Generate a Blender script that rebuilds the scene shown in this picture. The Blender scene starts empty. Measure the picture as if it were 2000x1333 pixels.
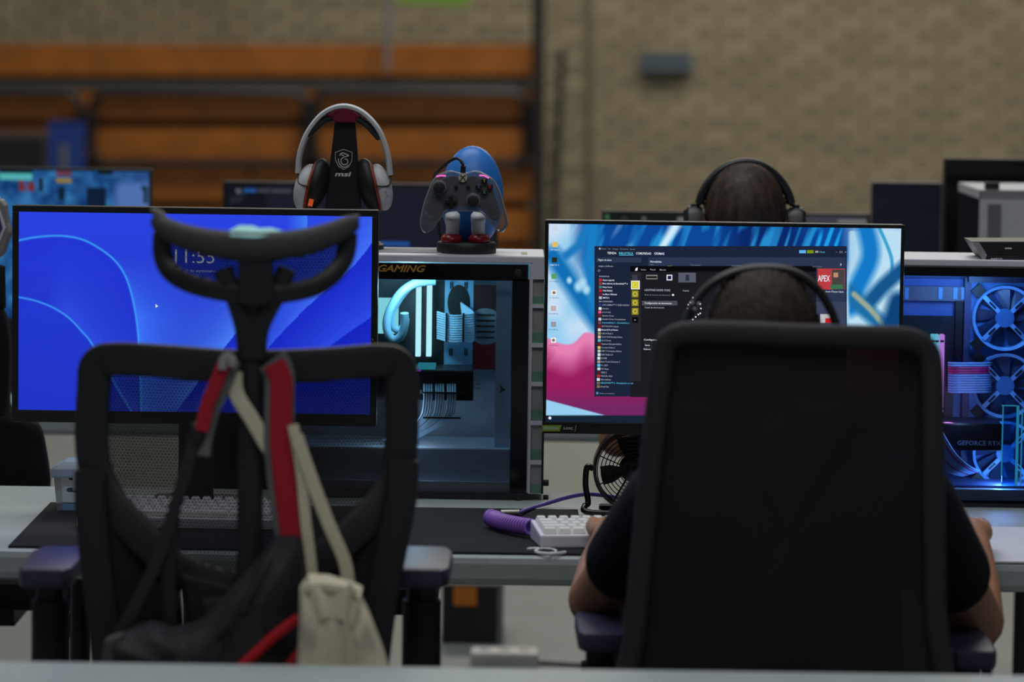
import bpy, bmesh, math, random
import numpy as np
from mathutils import Vector, Matrix
random.seed(7); np.random.seed(7)
SC = bpy.context.scene
COL = SC.collection
# ---------------------------------------------------------------- camera
F = 7500.0
PITCH, ROLL = math.radians(4.7), math.radians(0.8)
CAM = Vector((0, 0, 1.6))
fwd = Vector((0, math.cos(PITCH), -math.sin(PITCH)))
r0 = Vector((1, 0, 0)); u0 = Vector((0, math.sin(PITCH), math.cos(PITCH)))
RT = r0*math.cos(ROLL) + u0*math.sin(ROLL)
UP = u0*math.cos(ROLL) - r0*math.sin(ROLL)
cd = bpy.data.cameras.new('camera'); cam = bpy.data.objects.new('camera', cd); COL.objects.link(cam)
mw = Matrix((RT, UP, -fwd)).transposed().to_4x4(); mw.translation = CAM
cam.matrix_world = mw
cd.sensor_width = 36; cd.lens = F/2000*36; cd.clip_end = 200; cd.clip_start = 0.05
cd.dof.use_dof = True; cd.dof.focus_distance = 6.8; cd.dof.aperture_fstop = 3.4
SC.camera = cam
SC.view_settings.view_transform = 'Standard'; SC.view_settings.look = 'None'
SC.view_settings.exposure = 0.0; SC.view_settings.gamma = 1.0; SC.view_settings.use_curve_mapping = False
# ---------------------------------------------------------------- world and hall lamps
w = bpy.data.worlds.new('hall_air'); SC.world = w; w.use_nodes = True
w.node_tree.nodes['Background'].inputs[0].default_value = (0.80, 0.88, 1.0, 1)
w.node_tree.nodes['Background'].inputs[1].default_value = 0.062
def area(x, y, z, sx, sy, power, col=(1, .96, .88), rot=(0, 0, 0)):
    l = bpy.data.lights.new('ceiling_lamp_light', 'AREA'); l.shape = 'RECTANGLE'; l.size = sx; l.size_y = sy
    l.energy = power; l.color = col
    o = bpy.data.objects.new('ceiling_lamp_light', l); COL.objects.link(o); o.location = (x, y, z); o.rotation_euler = rot
area(-1.0, 7.6, 6.5, 5, 3, 190, (.93, .97, 1))
area(0, 2.2, 6.2, 5, 3, 125, (.97, .98, 1))
area(1.5, 17.5, 6.0, 6, 3, 420, (1, .93, .80))
area(-6, 16.5, 6.0, 3, 3, 70, (1, .9, .75))
# ---------------------------------------------------------------- helpers
def P(px, py, Y):
    d = fwd*F + RT*(px-1000) - UP*(py-666.5)
    return CAM + d*(Y/d.y)
def proj(x, y, z):
    vx, vy, vz = x-CAM.x, y-CAM.y, z-CAM.z
    d = vx*fwd.x+vy*fwd.y+vz*fwd.z
    return (1000+F*(vx*RT.x+vy*RT.y+vz*RT.z)/d, 666.5-F*(vx*UP.x+vy*UP.y+vz*UP.z)/d)
def s(Y): return Y/F*1.004
def lin(c):
    return tuple((v/255/12.92 if v/255 <= .04045 else ((v/255+.055)/1.055)**2.4) for v in c[:3])
MATS = {}
def M(name, rgb, rough=.6, metal=0.0, var=.12, scale=30, bump=0.0, spec=.5, coat=0, stretch=None):
    if name in MATS: return MATS[name]
    m = bpy.data.materials.new(name); m.use_nodes = True; nt = m.node_tree; b = nt.nodes['Principled BSDF']
    c = lin(rgb)
    tc = nt.nodes.new('ShaderNodeTexCoord'); n = nt.nodes.new('ShaderNodeTexNoise'); n.inputs['Scale'].default_value = scale
    n.inputs['Detail'].default_value = 4
    nt.links.new(tc.outputs['Object'], n.inputs['Vector'])
    r = nt.nodes.new('ShaderNodeValToRGB')
    r.color_ramp.elements[0].position = .3; r.color_ramp.elements[1].position = .7
    r.color_ramp.elements[0].color = tuple(v*(1-var) for v in c)+(1,)
    r.color_ramp.elements[1].color = tuple(min(1, v*(1+var)) for v in c)+(1,)
    nt.links.new(n.outputs['Fac'], r.inputs[0]); nt.links.new(r.outputs[0], b.inputs['Base Color'])
    b.inputs['Roughness'].default_value = rough; b.inputs['Metallic'].default_value = metal
    b.inputs['Specular IOR Level'].default_value = spec
    if coat: b.inputs['Coat Weight'].default_value = coat
    if bump:
        bp = nt.nodes.new('ShaderNodeBump'); bp.inputs['Strength'].default_value = bump; bp.inputs['Distance'].default_value = .002
        nt.links.new(n.outputs['Fac'], bp.inputs['Height']); nt.links.new(bp.outputs[0], b.inputs['Normal'])
    if stretch:
        mp_ = nt.nodes.new('ShaderNodeMapping'); mp_.inputs['Scale'].default_value = stretch
        nt.links.new(tc.outputs['Object'], mp_.inputs[0]); nt.links.new(mp_.outputs[0], n.inputs['Vector'])
    MATS[name] = m; return m
def EM(name, rgb, strength=1.0):
    if name in MATS: return MATS[name]
    m = bpy.data.materials.new(name); m.use_nodes = True; nt = m.node_tree; nt.nodes.remove(nt.nodes['Principled BSDF'])
    e = nt.nodes.new('ShaderNodeEmission'); e.inputs[0].default_value = lin(rgb)+(1,); e.inputs[1].default_value = strength
    nt.links.new(e.outputs[0], nt.nodes['Material Output'].inputs[0]); MATS[name] = m; return m
def CLEAR(name, tint, opac, rough=.08, body=(200, 205, 210)):
    """see-through plastic or glass: transparent mixed with a glossy/diffuse body"""
    if name in MATS: return MATS[name]
    m = bpy.data.materials.new(name); m.use_nodes = True; nt = m.node_tree; b = nt.nodes['Principled BSDF']
    b.inputs['Base Color'].default_value = lin(body)+(1,); b.inputs['Roughness'].default_value = rough
    t = nt.nodes.new('ShaderNodeBsdfTransparent'); t.inputs[0].default_value = lin(tint)+(1,)
    fr = nt.nodes.new('ShaderNodeFresnel'); fr.inputs[0].default_value = 1.35
    ad = nt.nodes.new('ShaderNodeMath'); ad.operation = 'ADD'; ad.inputs[1].default_value = opac; ad.use_clamp = True
    mx = nt.nodes.new('ShaderNodeMixShader')
    nt.links.new(fr.outputs[0], ad.inputs[0]); nt.links.new(ad.outputs[0], mx.inputs[0])
    nt.links.new(t.outputs[0], mx.inputs[1]); nt.links.new(b.outputs[0], mx.inputs[2])
    nt.links.new(mx.outputs[0], nt.nodes['Material Output'].inputs[0]); MATS[name] = m; return m
def MESHFAB(name, rgb, pitch, hole):
    """woven chair mesh: a grid of small holes"""
    if name in MATS: return MATS[name]
    m = bpy.data.materials.new(name); m.use_nodes = True; nt = m.node_tree; b = nt.nodes['Principled BSDF']
    b.inputs['Base Color'].default_value = lin(rgb)+(1,); b.inputs['Roughness'].default_value = .8
    tc = nt.nodes.new('ShaderNodeTexCoord'); sp = nt.nodes.new('ShaderNodeSeparateXYZ'); nt.links.new(tc.outputs['Object'], sp.inputs[0])
    def mth(op, a, bv=None):
        n = nt.nodes.new('ShaderNodeMath'); n.operation = op
        if hasattr(a, 'links'): nt.links.new(a, n.inputs[0])
        else: n.inputs[0].default_value = a
        if bv is not None:
            if hasattr(bv, 'links'): nt.links.new(bv, n.inputs[1])
            else: n.inputs[1].default_value = bv
        return n.outputs[0]
    row = mth('DIVIDE', sp.outputs['Z'], pitch)
    off = mth('MULTIPLY', mth('MODULO', mth('FLOOR', row), 2.0), .5)
    fx = mth('FRACT', mth('ADD', mth('DIVIDE', sp.outputs['X'], pitch*1.2), off)); fz = mth('FRACT', row)
    hx = mth('LESS_THAN', mth('ABSOLUTE', mth('SUBTRACT', fx, .5)), hole); hz = mth('LESS_THAN', mth('ABSOLUTE', mth('SUBTRACT', fz, .5)), hole)
    h = mth('MULTIPLY', hx, hz)
    t = nt.nodes.new('ShaderNodeBsdfTransparent'); mx = nt.nodes.new('ShaderNodeMixShader')
    nt.links.new(h, mx.inputs[0]); nt.links.new(b.outputs[0], mx.inputs[1]); nt.links.new(t.outputs[0], mx.inputs[2])
    nt.links.new(mx.outputs[0], nt.nodes['Material Output'].inputs[0]); MATS[name] = m; return m
def V(*a): return Vector(a)
def smoothpath(pts, closed=False, k=6):
    pts = [Vector(p) for p in pts]; n = len(pts); out = []
    rng = range(n) if closed else range(n-1)
    for i in rng:
        if closed: a, b, c, d = pts[(i-1) % n], pts[i], pts[(i+1) % n], pts[(i+2) % n]
        else: a, b, c, d = pts[max(i-1, 0)], pts[i], pts[i+1], pts[min(i+2, n-1)]
        for j in range(k):
            t = j/k
            out.append(.5*((2*b)+(c-a)*t+(2*a-5*b+4*c-d)*t*t+(3*b-a-3*c+d)*t**3))
    if not closed: out.append(pts[-1])
    return out
class MB:
    def __init__(self): self.v = []; self.f = []
    def add(self, vs, fs):
        o = len(self.v); self.v += [tuple(x) for x in vs]; self.f += [tuple(i+o for i in f) for f in fs]; return self
    def box(self, c, d, rot=None):
        c = Vector(c); h = Vector(d)/2
        vs = [Vector((x*h.x, y*h.y, z*h.z)) for x in (-1, 1) for y in (-1, 1) for z in (-1, 1)]
        if rot is not None: vs = [rot @ q for q in vs]
        return self.add([c+q for q in vs], [(0, 1, 3, 2), (4, 6, 7, 5), (0, 4, 5, 1), (2, 3, 7, 6), (0, 2, 6, 4), (1, 5, 7, 3)])
    def bx(self, x0, x1, y0, y1, z0, z1): return self.box(((x0+x1)/2, (y0+y1)/2, (z0+z1)/2), (abs(x1-x0), abs(y1-y0), abs(z1-z0)))
    def rings(self, rs, closed=False, cap=True):
        n = len(rs[0]); m = len(rs); vs = [p for r in rs for p in r]; fs = []
        for i in range(m if closed else m-1):
            for j in range(n):
                a = i*n+j; b = i*n+(j+1) % n; c = ((i+1) % m)*n+(j+1) % n; d = ((i+1) % m)*n+j
                fs.append((a, d, c, b))
        if cap and not closed: fs += [tuple(range(n)), tuple(reversed(range((m-1)*n, m*n)))]
        return self.add(vs, fs)
    def band(self, pts, hw, ht, n=(0, 1, 0), closed=False, seg=10, sq=.7):
        pts = [Vector(p) for p in pts]; n = Vector(n).normalized(); N = len(pts); rs = []
        for i, p in enumerate(pts):
            t = (pts[(i+1) % N]-pts[i-1]) if closed else (pts[min(i+1, N-1)]-pts[max(i-1, 0)])
            if t.length < 1e-9: t = Vector((0, 0, 1))
            t.normalize(); sd = t.cross(n)
            if sd.length < 1e-4: sd = Vector((1, 0, 0))
            sd.normalize(); nn = sd.cross(t).normalized()
            a = hw[i] if hasattr(hw, '__len__') else hw; b = ht[i] if hasattr(ht, '__len__') else ht
            r = []
            for k in range(seg):
                q = 2*math.pi*k/seg; c, sn = math.cos(q), math.sin(q)
                r.append(p+sd*a*math.copysign(abs(c)**sq, c)+nn*b*math.copysign(abs(sn)**sq, sn))
            rs.append(r)
        return self.rings(rs, closed)
    def tube(self, pts, r, seg=8, closed=False):
        pts = [Vector(p) for p in pts]; N = len(pts); rs = []; u = None
        for i, p in enumerate(pts):
            t = (pts[(i+1) % N]-pts[i-1]) if closed else (pts[min(i+1, N-1)]-pts[max(i-1, 0)])
            t.normalize()
            if u is None: u = t.orthogonal().normalized()
            u = (u-t*u.dot(t)); u.normalize(); v = t.cross(u); rr = r[i] if hasattr(r, '__len__') else r
            rs.append([p+(u*math.cos(2*math.pi*k/seg)+v*math.sin(2*math.pi*k/seg))*rr for k in range(seg)])
        return self.rings(rs, closed)
    def lathe(self, c, prof, seg=24, axis='Z', sx=1, sy=1):
        c = Vector(c); rs = []
        for (r, h) in prof:
            ring = []
            for k in range(seg):
                a = 2*math.pi*k/seg; x, y = r*math.cos(a)*sx, r*math.sin(a)*sy
                ring.append(c+(V(x, y, h) if axis == 'Z' else V(x, h, y) if axis == 'Y' else V(h, x, y)))
            rs.append(ring)
        return self.rings(rs)
    def ell(self, c, r, su=16, sv=10, rot=None):
        prof = [(max(1e-4, math.sin(math.pi*i/sv)), -math.cos(math.pi*i/sv)) for i in range(sv+1)]
        rs = []
        for (q, h) in prof:
            ring = []
            for k in range(su):
                p = V(q*math.cos(2*math.pi*k/su)*r[0], q*math.sin(2*math.pi*k/su)*r[1], h*r[2])
                ring.append(Vector(c)+(rot @ p if rot is not None else p))
            rs.append(ring)
        return self.rings(rs)
    def prism(self, poly, y0, y1):
        """outline given as points in x,z; thickness from y0 to y1"""
        n = len(poly); a = [V(p[0], y0, p[1]) for p in poly]; b = [V(p[0], y1, p[1]) for p in poly]
        return self.add(a+b, [tuple(range(n)), tuple(reversed(range(n, 2*n)))]+[(i, i+n, (i+1) % n+n, (i+1) % n) for i in range(n)])
    def ppx(self, poly, Y, d):
        """outline in picture points at distance Y, thickness d going back"""
        return self.prism([(P(x, y, Y).x, P(x, y, Y).z) for x, y in poly], Y, Y+d)
    def build(self, name, mat, parent=None, smooth=False, bevel=0, kind=None, label=None, sub=0):
        me = bpy.data.meshes.new(name); me.from_pydata(self.v, [], self.f)
        bm = bmesh.new(); bm.from_mesh(me); bmesh.ops.recalc_face_normals(bm, faces=bm.faces)
        if bevel: bmesh.ops.bevel(bm, geom=[e for e in bm.edges if len(e.link_faces) == 2 and e.calc_face_angle(0) > .6], offset=bevel, segments=2, affect='EDGES', profile=.6)
        bm.to_mesh(me); bm.free()
        if smooth:
            me.polygons.foreach_set('use_smooth', [True]*len(me.polygons))
            if smooth != 'all': me.set_sharp_from_angle(angle=math.radians(42))
        me.materials.append(mat)
        o = bpy.data.objects.new(name, me); COL.objects.link(o)
        if sub:
            md = o.modifiers.new('sub', 'SUBSURF'); md.levels = sub; md.render_levels = sub
        if kind: o['kind'] = kind
        if label: o['label'] = label
        setpar(o, parent); return o
def setpar(o, parent):
    if parent is not None:
        o.parent = parent
        q = parent; L = Vector(parent.location)
        while q.parent is not None: q = q.parent; 
        if parent.type == 'EMPTY': o.matrix_parent_inverse = Matrix.Translation(-L)
def thing(name, label, cat, loc=(0, 0, 0), group=None):
    o = bpy.data.objects.new(name, None); COL.objects.link(o); o.location = loc; o.empty_display_size = .05
    o['label'] = label; o['category'] = cat
    if group: o['group'] = group
    return o
def tag(o, label, cat, group=None):
    o['label'] = label; o['category'] = cat
    if group: o['group'] = group
    return o
def txt(string, x0, x1, yc, h, Y, mat, parent, name='lettering', shear=0.0, bold=0.0, depth=0.0):
    """flat lettering fitted between picture points x0 and x1, cap height h, on the plane at distance Y"""
    c = bpy.data.curves.new(name, 'FONT'); c.body = string; c.size = 1; c.shear = shear; c.offset = bold; c.resolution_u = 2
    t = bpy.data.objects.new(name, c); COL.objects.link(t)
    dg = bpy.context.evaluated_depsgraph_get(); me = bpy.data.meshes.new_from_object(t.evaluated_get(dg))
    bpy.data.objects.remove(t)
    n = len(me.vertices)
    if n == 0: return None
    co = np.empty(n*3, 'f'); me.vertices.foreach_get('co', co); co = co.reshape(-1, 3)
    a = P(x0, yc, Y); b = P(x1, yc, Y); W = (b-a).length; H = h*s(Y)
    mnx, mxx = co[:, 0].min(), co[:, 0].max(); cap = .70
    out = np.zeros_like(co); out[:, 0] = (co[:, 0]-mnx)/(mxx-mnx)*W; out[:, 2] = (co[:, 1]-cap/2)/cap*H; out[:, 1] = -depth
    out[:, 2] += (out[:, 0])*((b.z-a.z)/W)*0
    out += np.array([a.x, Y, (a.z+b.z)/2])
    me.vertices.foreach_set('co', out.ravel()); me.materials.clear(); me.materials.append(mat); me.name = name
    o = bpy.data.objects.new(name, me); COL.objects.link(o); setpar(o, parent); return o
def quadpx(x0, y0, x1, y1, Y, name, mat, parent, d=.0006):
    return MB().ppx([(x0, y0), (x1, y0), (x1, y1), (x0, y1)], Y, d).build(name, mat, parent)
def screen_grid(name, x0, x1, z0, z1, Y, nx, ny, fn, parent, strength=1.0):
    xs = np.linspace(x0, x1, nx+1); zs = np.linspace(z1, z0, ny+1); X, Z = np.meshgrid(xs, zs)
    px, py = proj(X, Y, Z); c = fn(px, py)
    c = np.clip(c, 0, 255)/255.0; c = np.where(c <= .04045, c/12.92, ((c+.055)/1.055)**2.4)
    n = (nx+1)*(ny+1); co = np.stack([X.ravel(), np.full(n, Y), Z.ravel()], 1)
    me = bpy.data.meshes.new(name); me.vertices.add(n); me.vertices.foreach_set('co', co.ravel().astype('f'))
    i, j = np.meshgrid(np.arange(ny), np.arange(nx), indexing='ij'); a = (i*(nx+1)+j).ravel()
    q = np.stack([a, a+nx+1, a+nx+2, a+1], 1).astype('i')
    me.loops.add(q.size); me.loops.foreach_set('vertex_index', q.ravel()); me.polygons.add(len(q))
    me.polygons.foreach_set('loop_start', np.arange(0, q.size, 4, dtype='i')); me.update(calc_edges=True); me.validate()
    at = me.attributes.new('Col', 'FLOAT_COLOR', 'POINT'); at.data.foreach_set('color', np.concatenate([c.reshape(-1, 3), np.ones((n, 1))], 1).ravel().astype('f'))
    m = bpy.data.materials.new(name+'_glow'); m.use_nodes = True; nt = m.node_tree; nt.nodes.remove(nt.nodes['Principled BSDF'])
    e = nt.nodes.new('ShaderNodeEmission'); e.inputs[1].default_value = strength
    A = nt.nodes.new('ShaderNodeAttribute'); A.attribute_name = 'Col'; nt.links.new(A.outputs['Color'], e.inputs[0])
    nt.links.new(e.outputs[0], nt.nodes['Material Output'].inputs[0]); me.materials.append(m)
    o = bpy.data.objects.new(name, me); COL.objects.link(o); setpar(o, parent); return o
def pldist(px, py, pts):
    """distance from a polyline, and whether a point lies right/below of it"""
    best = np.full(px.shape, 1e9); side = np.zeros(px.shape)
    for (ax, ay), (bx, by) in zip(pts[:-1], pts[1:]):
        dx, dy = bx-ax, by-ay; t = np.clip(((px-ax)*dx+(py-ay)*dy)/(dx*dx+dy*dy), 0, 1)
        d = np.hypot(px-ax-t*dx, py-ay-t*dy); sd = dx*(py-ay)-dy*(px-ax)
        m = d < best; best = np.where(m, d, best); side = np.where(m, sd, side)
    return best, side
def sm2(pts):
    return [(q.x, q.y) for q in smoothpath([Vector((x, y, 0)) for x, y in pts], k=6)]
def mixc(c, col, a): return c*(1-a[..., None])+np.array(col, float)*a[..., None]
def body_mesh(name, caps, voxel, mat, parent, smooth_it=6):
    """one continuous skin grown over tapered limbs"""
    mb = MB()
    for (a, ra, b, rb) in caps:
        a, b = Vector(a), Vector(b); t = b-a; L = t.length
        if L < 1e-6: mb.ell(a, (ra, ra, ra), 16, 10); continue
        t.normalize(); u = t.orthogonal().normalized(); v = t.cross(u); rs = []
        for i in range(6): q = -math.pi/2+(math.pi/2)*i/6; rs.append((a+t*ra*math.sin(q), ra*math.cos(q)+1e-4))
        rs.append((a, ra)); rs.append((b, rb))
        for i in range(1, 7): q = (math.pi/2)*i/6; rs.append((b+t*rb*math.sin(q), rb*math.cos(q)+1e-4))
        mb.rings([[c+(u*math.cos(2*math.pi*k/16)+v*math.sin(2*math.pi*k/16))*r for k in range(16)] for c, r in rs])
    return remesh(mb, name, voxel, mat, parent, smooth_it)
def remesh(mb, name, voxel, mat, parent, smooth_it=6):
    o = mb.build(name+'_tmp', mat)
    md = o.modifiers.new('r', 'REMESH'); md.mode = 'VOXEL'; md.voxel_size = voxel; md.use_smooth_shade = True
    sm = o.modifiers.new('s', 'SMOOTH'); sm.iterations = smooth_it; sm.factor = .5
    dg = bpy.context.evaluated_depsgraph_get(); me = bpy.data.meshes.new_from_object(o.evaluated_get(dg)); bpy.data.objects.remove(o)
    me.name = name; me.materials.clear(); me.materials.append(mat)
    me.polygons.foreach_set('use_smooth', [True]*len(me.polygons))
    r = bpy.data.objects.new(name, me); COL.objects.link(r); setpar(r, parent); return r
# ---------------------------------------------------------------- shared materials
blk = M('black_plastic', (22, 22, 24), .5); blk2 = M('soft_black_plastic', (34, 34, 36), .6, var=.08)
white = M('white_plastic', (205, 205, 212), .4, var=.03); grey = M('grey_plastic', (110, 112, 116), .5)
table_m = M('table_plastic', (150, 160, 160), .55, var=.06, scale=60, bump=.1)
apron_m = M('table_edge', (140, 150, 150), .6, var=.05)
fabric_blk = M('black_cloth', (20, 20, 25), .9, var=.25, scale=200, bump=.3, spec=.2)
skin = M('skin', (168, 118, 88), .55, var=.06, scale=25)
metal = M('dull_metal', (150, 150, 150), .35, 1.0)
# ================================================================ the hall
fl = MB().bx(-25, 25, -6, 23, -.1, 0).build('floor', M('hall_floor', (128, 134, 132), .4, var=.06, scale=2)); fl['kind'] = 'structure'
WY = 22.0
def brick_mat():
    m = M('brick_face', (146, 136, 114), .9, var=.12, scale=9, bump=.4); nt = m.node_tree; b = nt.nodes['Principled BSDF']
    src = b.inputs['Base Color'].links[0].from_socket
    oi = nt.nodes.new('ShaderNodeObjectInfo'); h = nt.nodes.new('ShaderNodeHueSaturation')
    mr = nt.nodes.new('ShaderNodeMapRange'); mr.inputs['To Min'].default_value = .8; mr.inputs['To Max'].default_value = 1.12
    nt.links.new(oi.outputs['Random'], mr.inputs['Value']); nt.links.new(mr.outputs[0], h.inputs['Value'])
    nt.links.new(src, h.inputs['Color']); nt.links.new(h.outputs[0], b.inputs['Base Color']); return m
bm_ = brick_mat()
wall = MB().bx(-20, 20, WY+.02, WY+.3, 0, 7).build('wall_back', M('mortar', (146, 137, 116), .95, var=.08, scale=4, bump=.3)); wall['kind'] = 'structure'
bme = MB().box((0, 0, 0), (.198, .03, .062)).build('brick', bm_, bevel=.004).data
bpy.data.objects.remove(bpy.data.objects['brick'])
spots = []; row = 0; z = .04
while z < 3.0:
    x = -8.4+(row % 2)*.105
    while x < 8.4:
        px, py = proj(x, WY, z); hid = (px < 1030 and py > 100) or py > 520
        infr = -40 < px < 2040 and -20 < py < 445 and not hid
        if infr or (not hid and -3000 < px < 5000): spots.append((infr, abs(px-1400), x, z))
        x += .21
    z += .0725; row += 1
vis = sorted([q for q in spots if q[0]], key=lambda q: q[1])
rest = vis[300:]+[q for q in spots if not q[0]]
for q in vis[:300]:
    o = bpy.data.objects.new('brick', bme); COL.objects.link(o); o.location = (q[2], WY+.01, q[3]); o.parent = wall
mb = MB()
for q in rest: mb.box((q[2], WY+.01, q[3]), (.198, .03, .062))
mb.build('outer_bricks', M('brick_face_outer', (138, 127, 104), .9, var=.2, scale=5, bump=.4), wall, kind='stuff')
# bleachers, folded against the wall
BY = 21.0
bl = thing('bleachers', 'folded wooden bleachers with orange-brown boards and dark rounded rails against brick wall', 'bleachers', (-1.7, BY, 0))
wood = M('varnished_board', (140, 80, 10), .5, var=.22, scale=6)
for (a, b) in ((85, 147), (178, 231), (250, 311), (331, 392), (410, 470), (488, 548), (566, 626)):
    MB().ppx([(-700, a), (1040, a), (1040, b), (-700, b)], BY, .05).build('plank', wood, bl)
zlo = 0.0
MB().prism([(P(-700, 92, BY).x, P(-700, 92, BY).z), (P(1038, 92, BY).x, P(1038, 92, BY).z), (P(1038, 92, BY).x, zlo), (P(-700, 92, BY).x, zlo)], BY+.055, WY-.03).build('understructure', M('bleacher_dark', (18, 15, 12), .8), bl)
MB().ppx([(-700, 159), (1036, 159), (1036, 174), (-700, 174)], BY-.01, .05).build('seat_edge', M('bleacher_grey', (70, 68, 62), .6), bl)
dk = M('dark_rail', (12, 10, 10), .5)
for (xa, xb) in ((180, 600), (612, 1030), (-262, 156)):
    pts = []
    for cx, cy, a0 in ((xb-32, 214, -90), (xb-32, 288, 0), (xa+32, 288, 90), (xa+32, 214, 180)):
        for k in range(6):
            a = math.radians(a0+k*18); pts.append(P(cx+32*math.cos(a), cy+32*math.sin(a), BY-.06))
    r = MB().tube(pts, .028, 8, True).build('rail', dk, bl, smooth=True)
    for xx in (xa+110, xb-110): MB().tube([P(xx, 318, BY-.06), P(xx, 345, BY+.02)], .016).build('rail_bracket', dk, r)
# poles and wall fittings
for nm, lb, pts, r, mt in (
    ('post', 'thick black upright post beside the end of the bleachers', [(1051, -160), (1052, 480)], .034, blk),
    ('bar', 'black bar leaning against brick wall beside the upright post', [(1098, 95), (1090, 260), (1081, 470)], .022, blk),
    ('pole', 'thin grey pole standing on the top row of the bleachers', [(757, -160), (757, 140)], .016, grey),
    ('conduit', 'thin grey pipe running up the brick wall', [(1150, -160), (1152, 480)], .018, M('conduit_grey', (104, 98, 84), .7))):
    pp = [P(x, y, 20.9 if nm != 'conduit' else WY-.03) for x, y in pts]
    if nm in ('post', 'bar'):
        e = pp[-1]; pp.append(V(e.x, e.y, 0.0))
    if nm == 'conduit': pp.append(V(pp[-1].x, WY-.03, 0.0))
    tag(MB().tube(pp, r, 10).build(nm, mt, smooth=True), lb, nm)
wf = thing('wall_fixture', 'blue-grey oblong box fixed to the brick wall', 'wall box', P(1300, 137, WY-.1))
MB().ppx([(1250, 106), (1352, 106), (1352, 138), (1250, 138)], WY-.11, .11).build('housing', M('fixture_blue', (84, 100, 112), .5), wf, bevel=.01)
MB().ppx([(1256, 110), (1346, 110), (1346, 122), (1256, 122)], WY-.118, .01).build('cover', M('fixture_dark', (52, 72, 90), .4), wf)
tag(MB().ppx([(770, -120), (918, -120), (918, 10), (900, 14), (775, 6)], 20.2, .01).build('banner', M('green_banner', (96, 128, 42), .8)), 'green hanging banner above the bleachers', 'banner')
bn = thing('roll_up_banner', 'blue stand-up banner with pale stripe in front of bleachers', 'banner', (P(130, 330, 18).x, 18, 0))
MB().bx(P(95, 300, 18).x, P(165, 300, 18).x, 18, 18.02, .03, P(130, 238, 18).z).build('print', M('banner_blue', (24, 62, 150), .6), bn)
MB().bx(P(118, 300, 18).x, P(133, 300, 18).x, 17.99, 18, .03, P(130, 282, 18).z).build('stripe', M('banner_stripe', (110, 115, 125), .6), bn)
MB().bx(P(92, 300, 18).x, P(168, 300, 18).x, 17.9, 18.12, 0, .03).build('foot', blk, bn)
db = thing('equipment_case', 'tall dark case standing left of the blue banner', 'case', (P(30, 330, 18.2).x, 18.2, 0))
MB().bx(P(-120, 300, 18.2).x, P(88, 300, 18.2).x, 18.2, 18.8, .04, P(40, 262, 18.2).z).build('body', M('case_dark', (26, 22, 20), .7), db, bevel=.02)
MB().bx(P(-118, 300, 18.2).x, P(86, 300, 18.2).x, 18.25, 18.75, 0, .04).build('plinth', blk, db)
# ================================================================ tables
def table(name, label, x0, x1, y0, y1, legs=None, th=.048):
    t = thing(name, label, 'table', ((x0+x1)/2, (y0+y1)/2, 0), 'folding tables in rows')
    MB().bx(x0, x1, y0, y1, .74-th, .74).build('table_top', table_m, t, bevel=.012)
    for x in (legs or (x0+.16, x1-.16)):
        for y in (y0+.12, y1-.1): MB().tube([V(x, y, 0), V(x, y, .74-th)], .016, 10).build('leg', M('leg_dark', (40, 42, 46), .4, .6), t, smooth=True)
    return t
xs = lambda px, Y: P(px, 1000, Y).x
table('folding_table', 'grey folding table holding the blue-screen monitor and long black mat', xs(-560, 6.2), xs(1215, 6.2), 6.18, 7.05, (xs(158, 6.3), xs(700, 6.3)))
table('folding_table', 'grey folding table holding the monitor with the open game library', xs(1218, 6.2), xs(2950, 6.2), 6.18, 7.05, (xs(1238, 6.3), xs(2800, 6.3)))
table('folding_table', 'pale table edge in front of the two office chairs', -1.6, 1.6, 4.3, 5.11)
for k, (a, b, lb) in enumerate(((-2.9, -.55, 'table behind holding the monitor with the snowy game'), (-.54, 1.3, 'table behind with the dark screen and the far player'), (1.31, 3.2, 'table behind holding the white computer with green glow'))):
    table('folding_table', lb, a, b, 8.35, 9.15)
# ================================================================ the row behind
def monitor(name, label, x0, x1, z0, z1, Y, bez, botb, frame_m, th=.035, desk=.74, stand=True):
    """screen opening x0..x1, z0..z1 on plane Y; housing behind it"""
    t = thing(name, label, 'monitor', ((x0+x1)/2, Y+.08, desk))
    a0, a1, c0, c1 = x0-bez, x1+bez, z0-botb, z1+bez
    MB().bx(a0, a1, Y+.003, Y+th, c0, c1).build('housing', frame_m, t, bevel=.004)
    for (p, q, r_, u_) in ((a0, a1, z1, c1), (a0, a1, c0, z0), (a0, x0, z0, z1), (x1, a1, z0, z1)):
        MB().bx(p, q, Y-.003, Y+.004, r_, u_).build('bezel', frame_m, t, bevel=.0012)
    if stand:
        cx = (x0+x1)/2
        MB().bx(cx-.03, cx+.03, Y+th, Y+th+.03, desk+.012, (z0+z1)/2).build('neck', frame_m, t, bevel=.005)
        MB().prism([(cx-.085, desk), (cx+.085, desk), (cx+.08, desk+.012), (cx-.08, desk+.012)], Y-.02, Y+.18).build('stand_base', frame_m, t)
    return t
def noise2(px, py, sc, seed):
    rs = np.random.RandomState(seed); g = rs.rand(64, 64); x = (px/sc) % 63; y = (py/sc) % 63
    xi, yi = x.astype(int), y.astype(int); fx, fy = x-xi, y-yi; fx = fx*fx*(3-2*fx); fy = fy*fy*(3-2*fy)
    return (g[yi, xi]*(1-fx)+g[yi, xi+1]*fx)*(1-fy)+(g[yi+1, xi]*(1-fx)+g[yi+1, xi+1]*fx)*fy
def scr(t, x0, x1, z0, z1, Y, fn, nx=120, ny=68, st=1.0): return screen_grid('screen', x0, x1, z0, z1, Y, nx, ny, fn, t, st)
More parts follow.
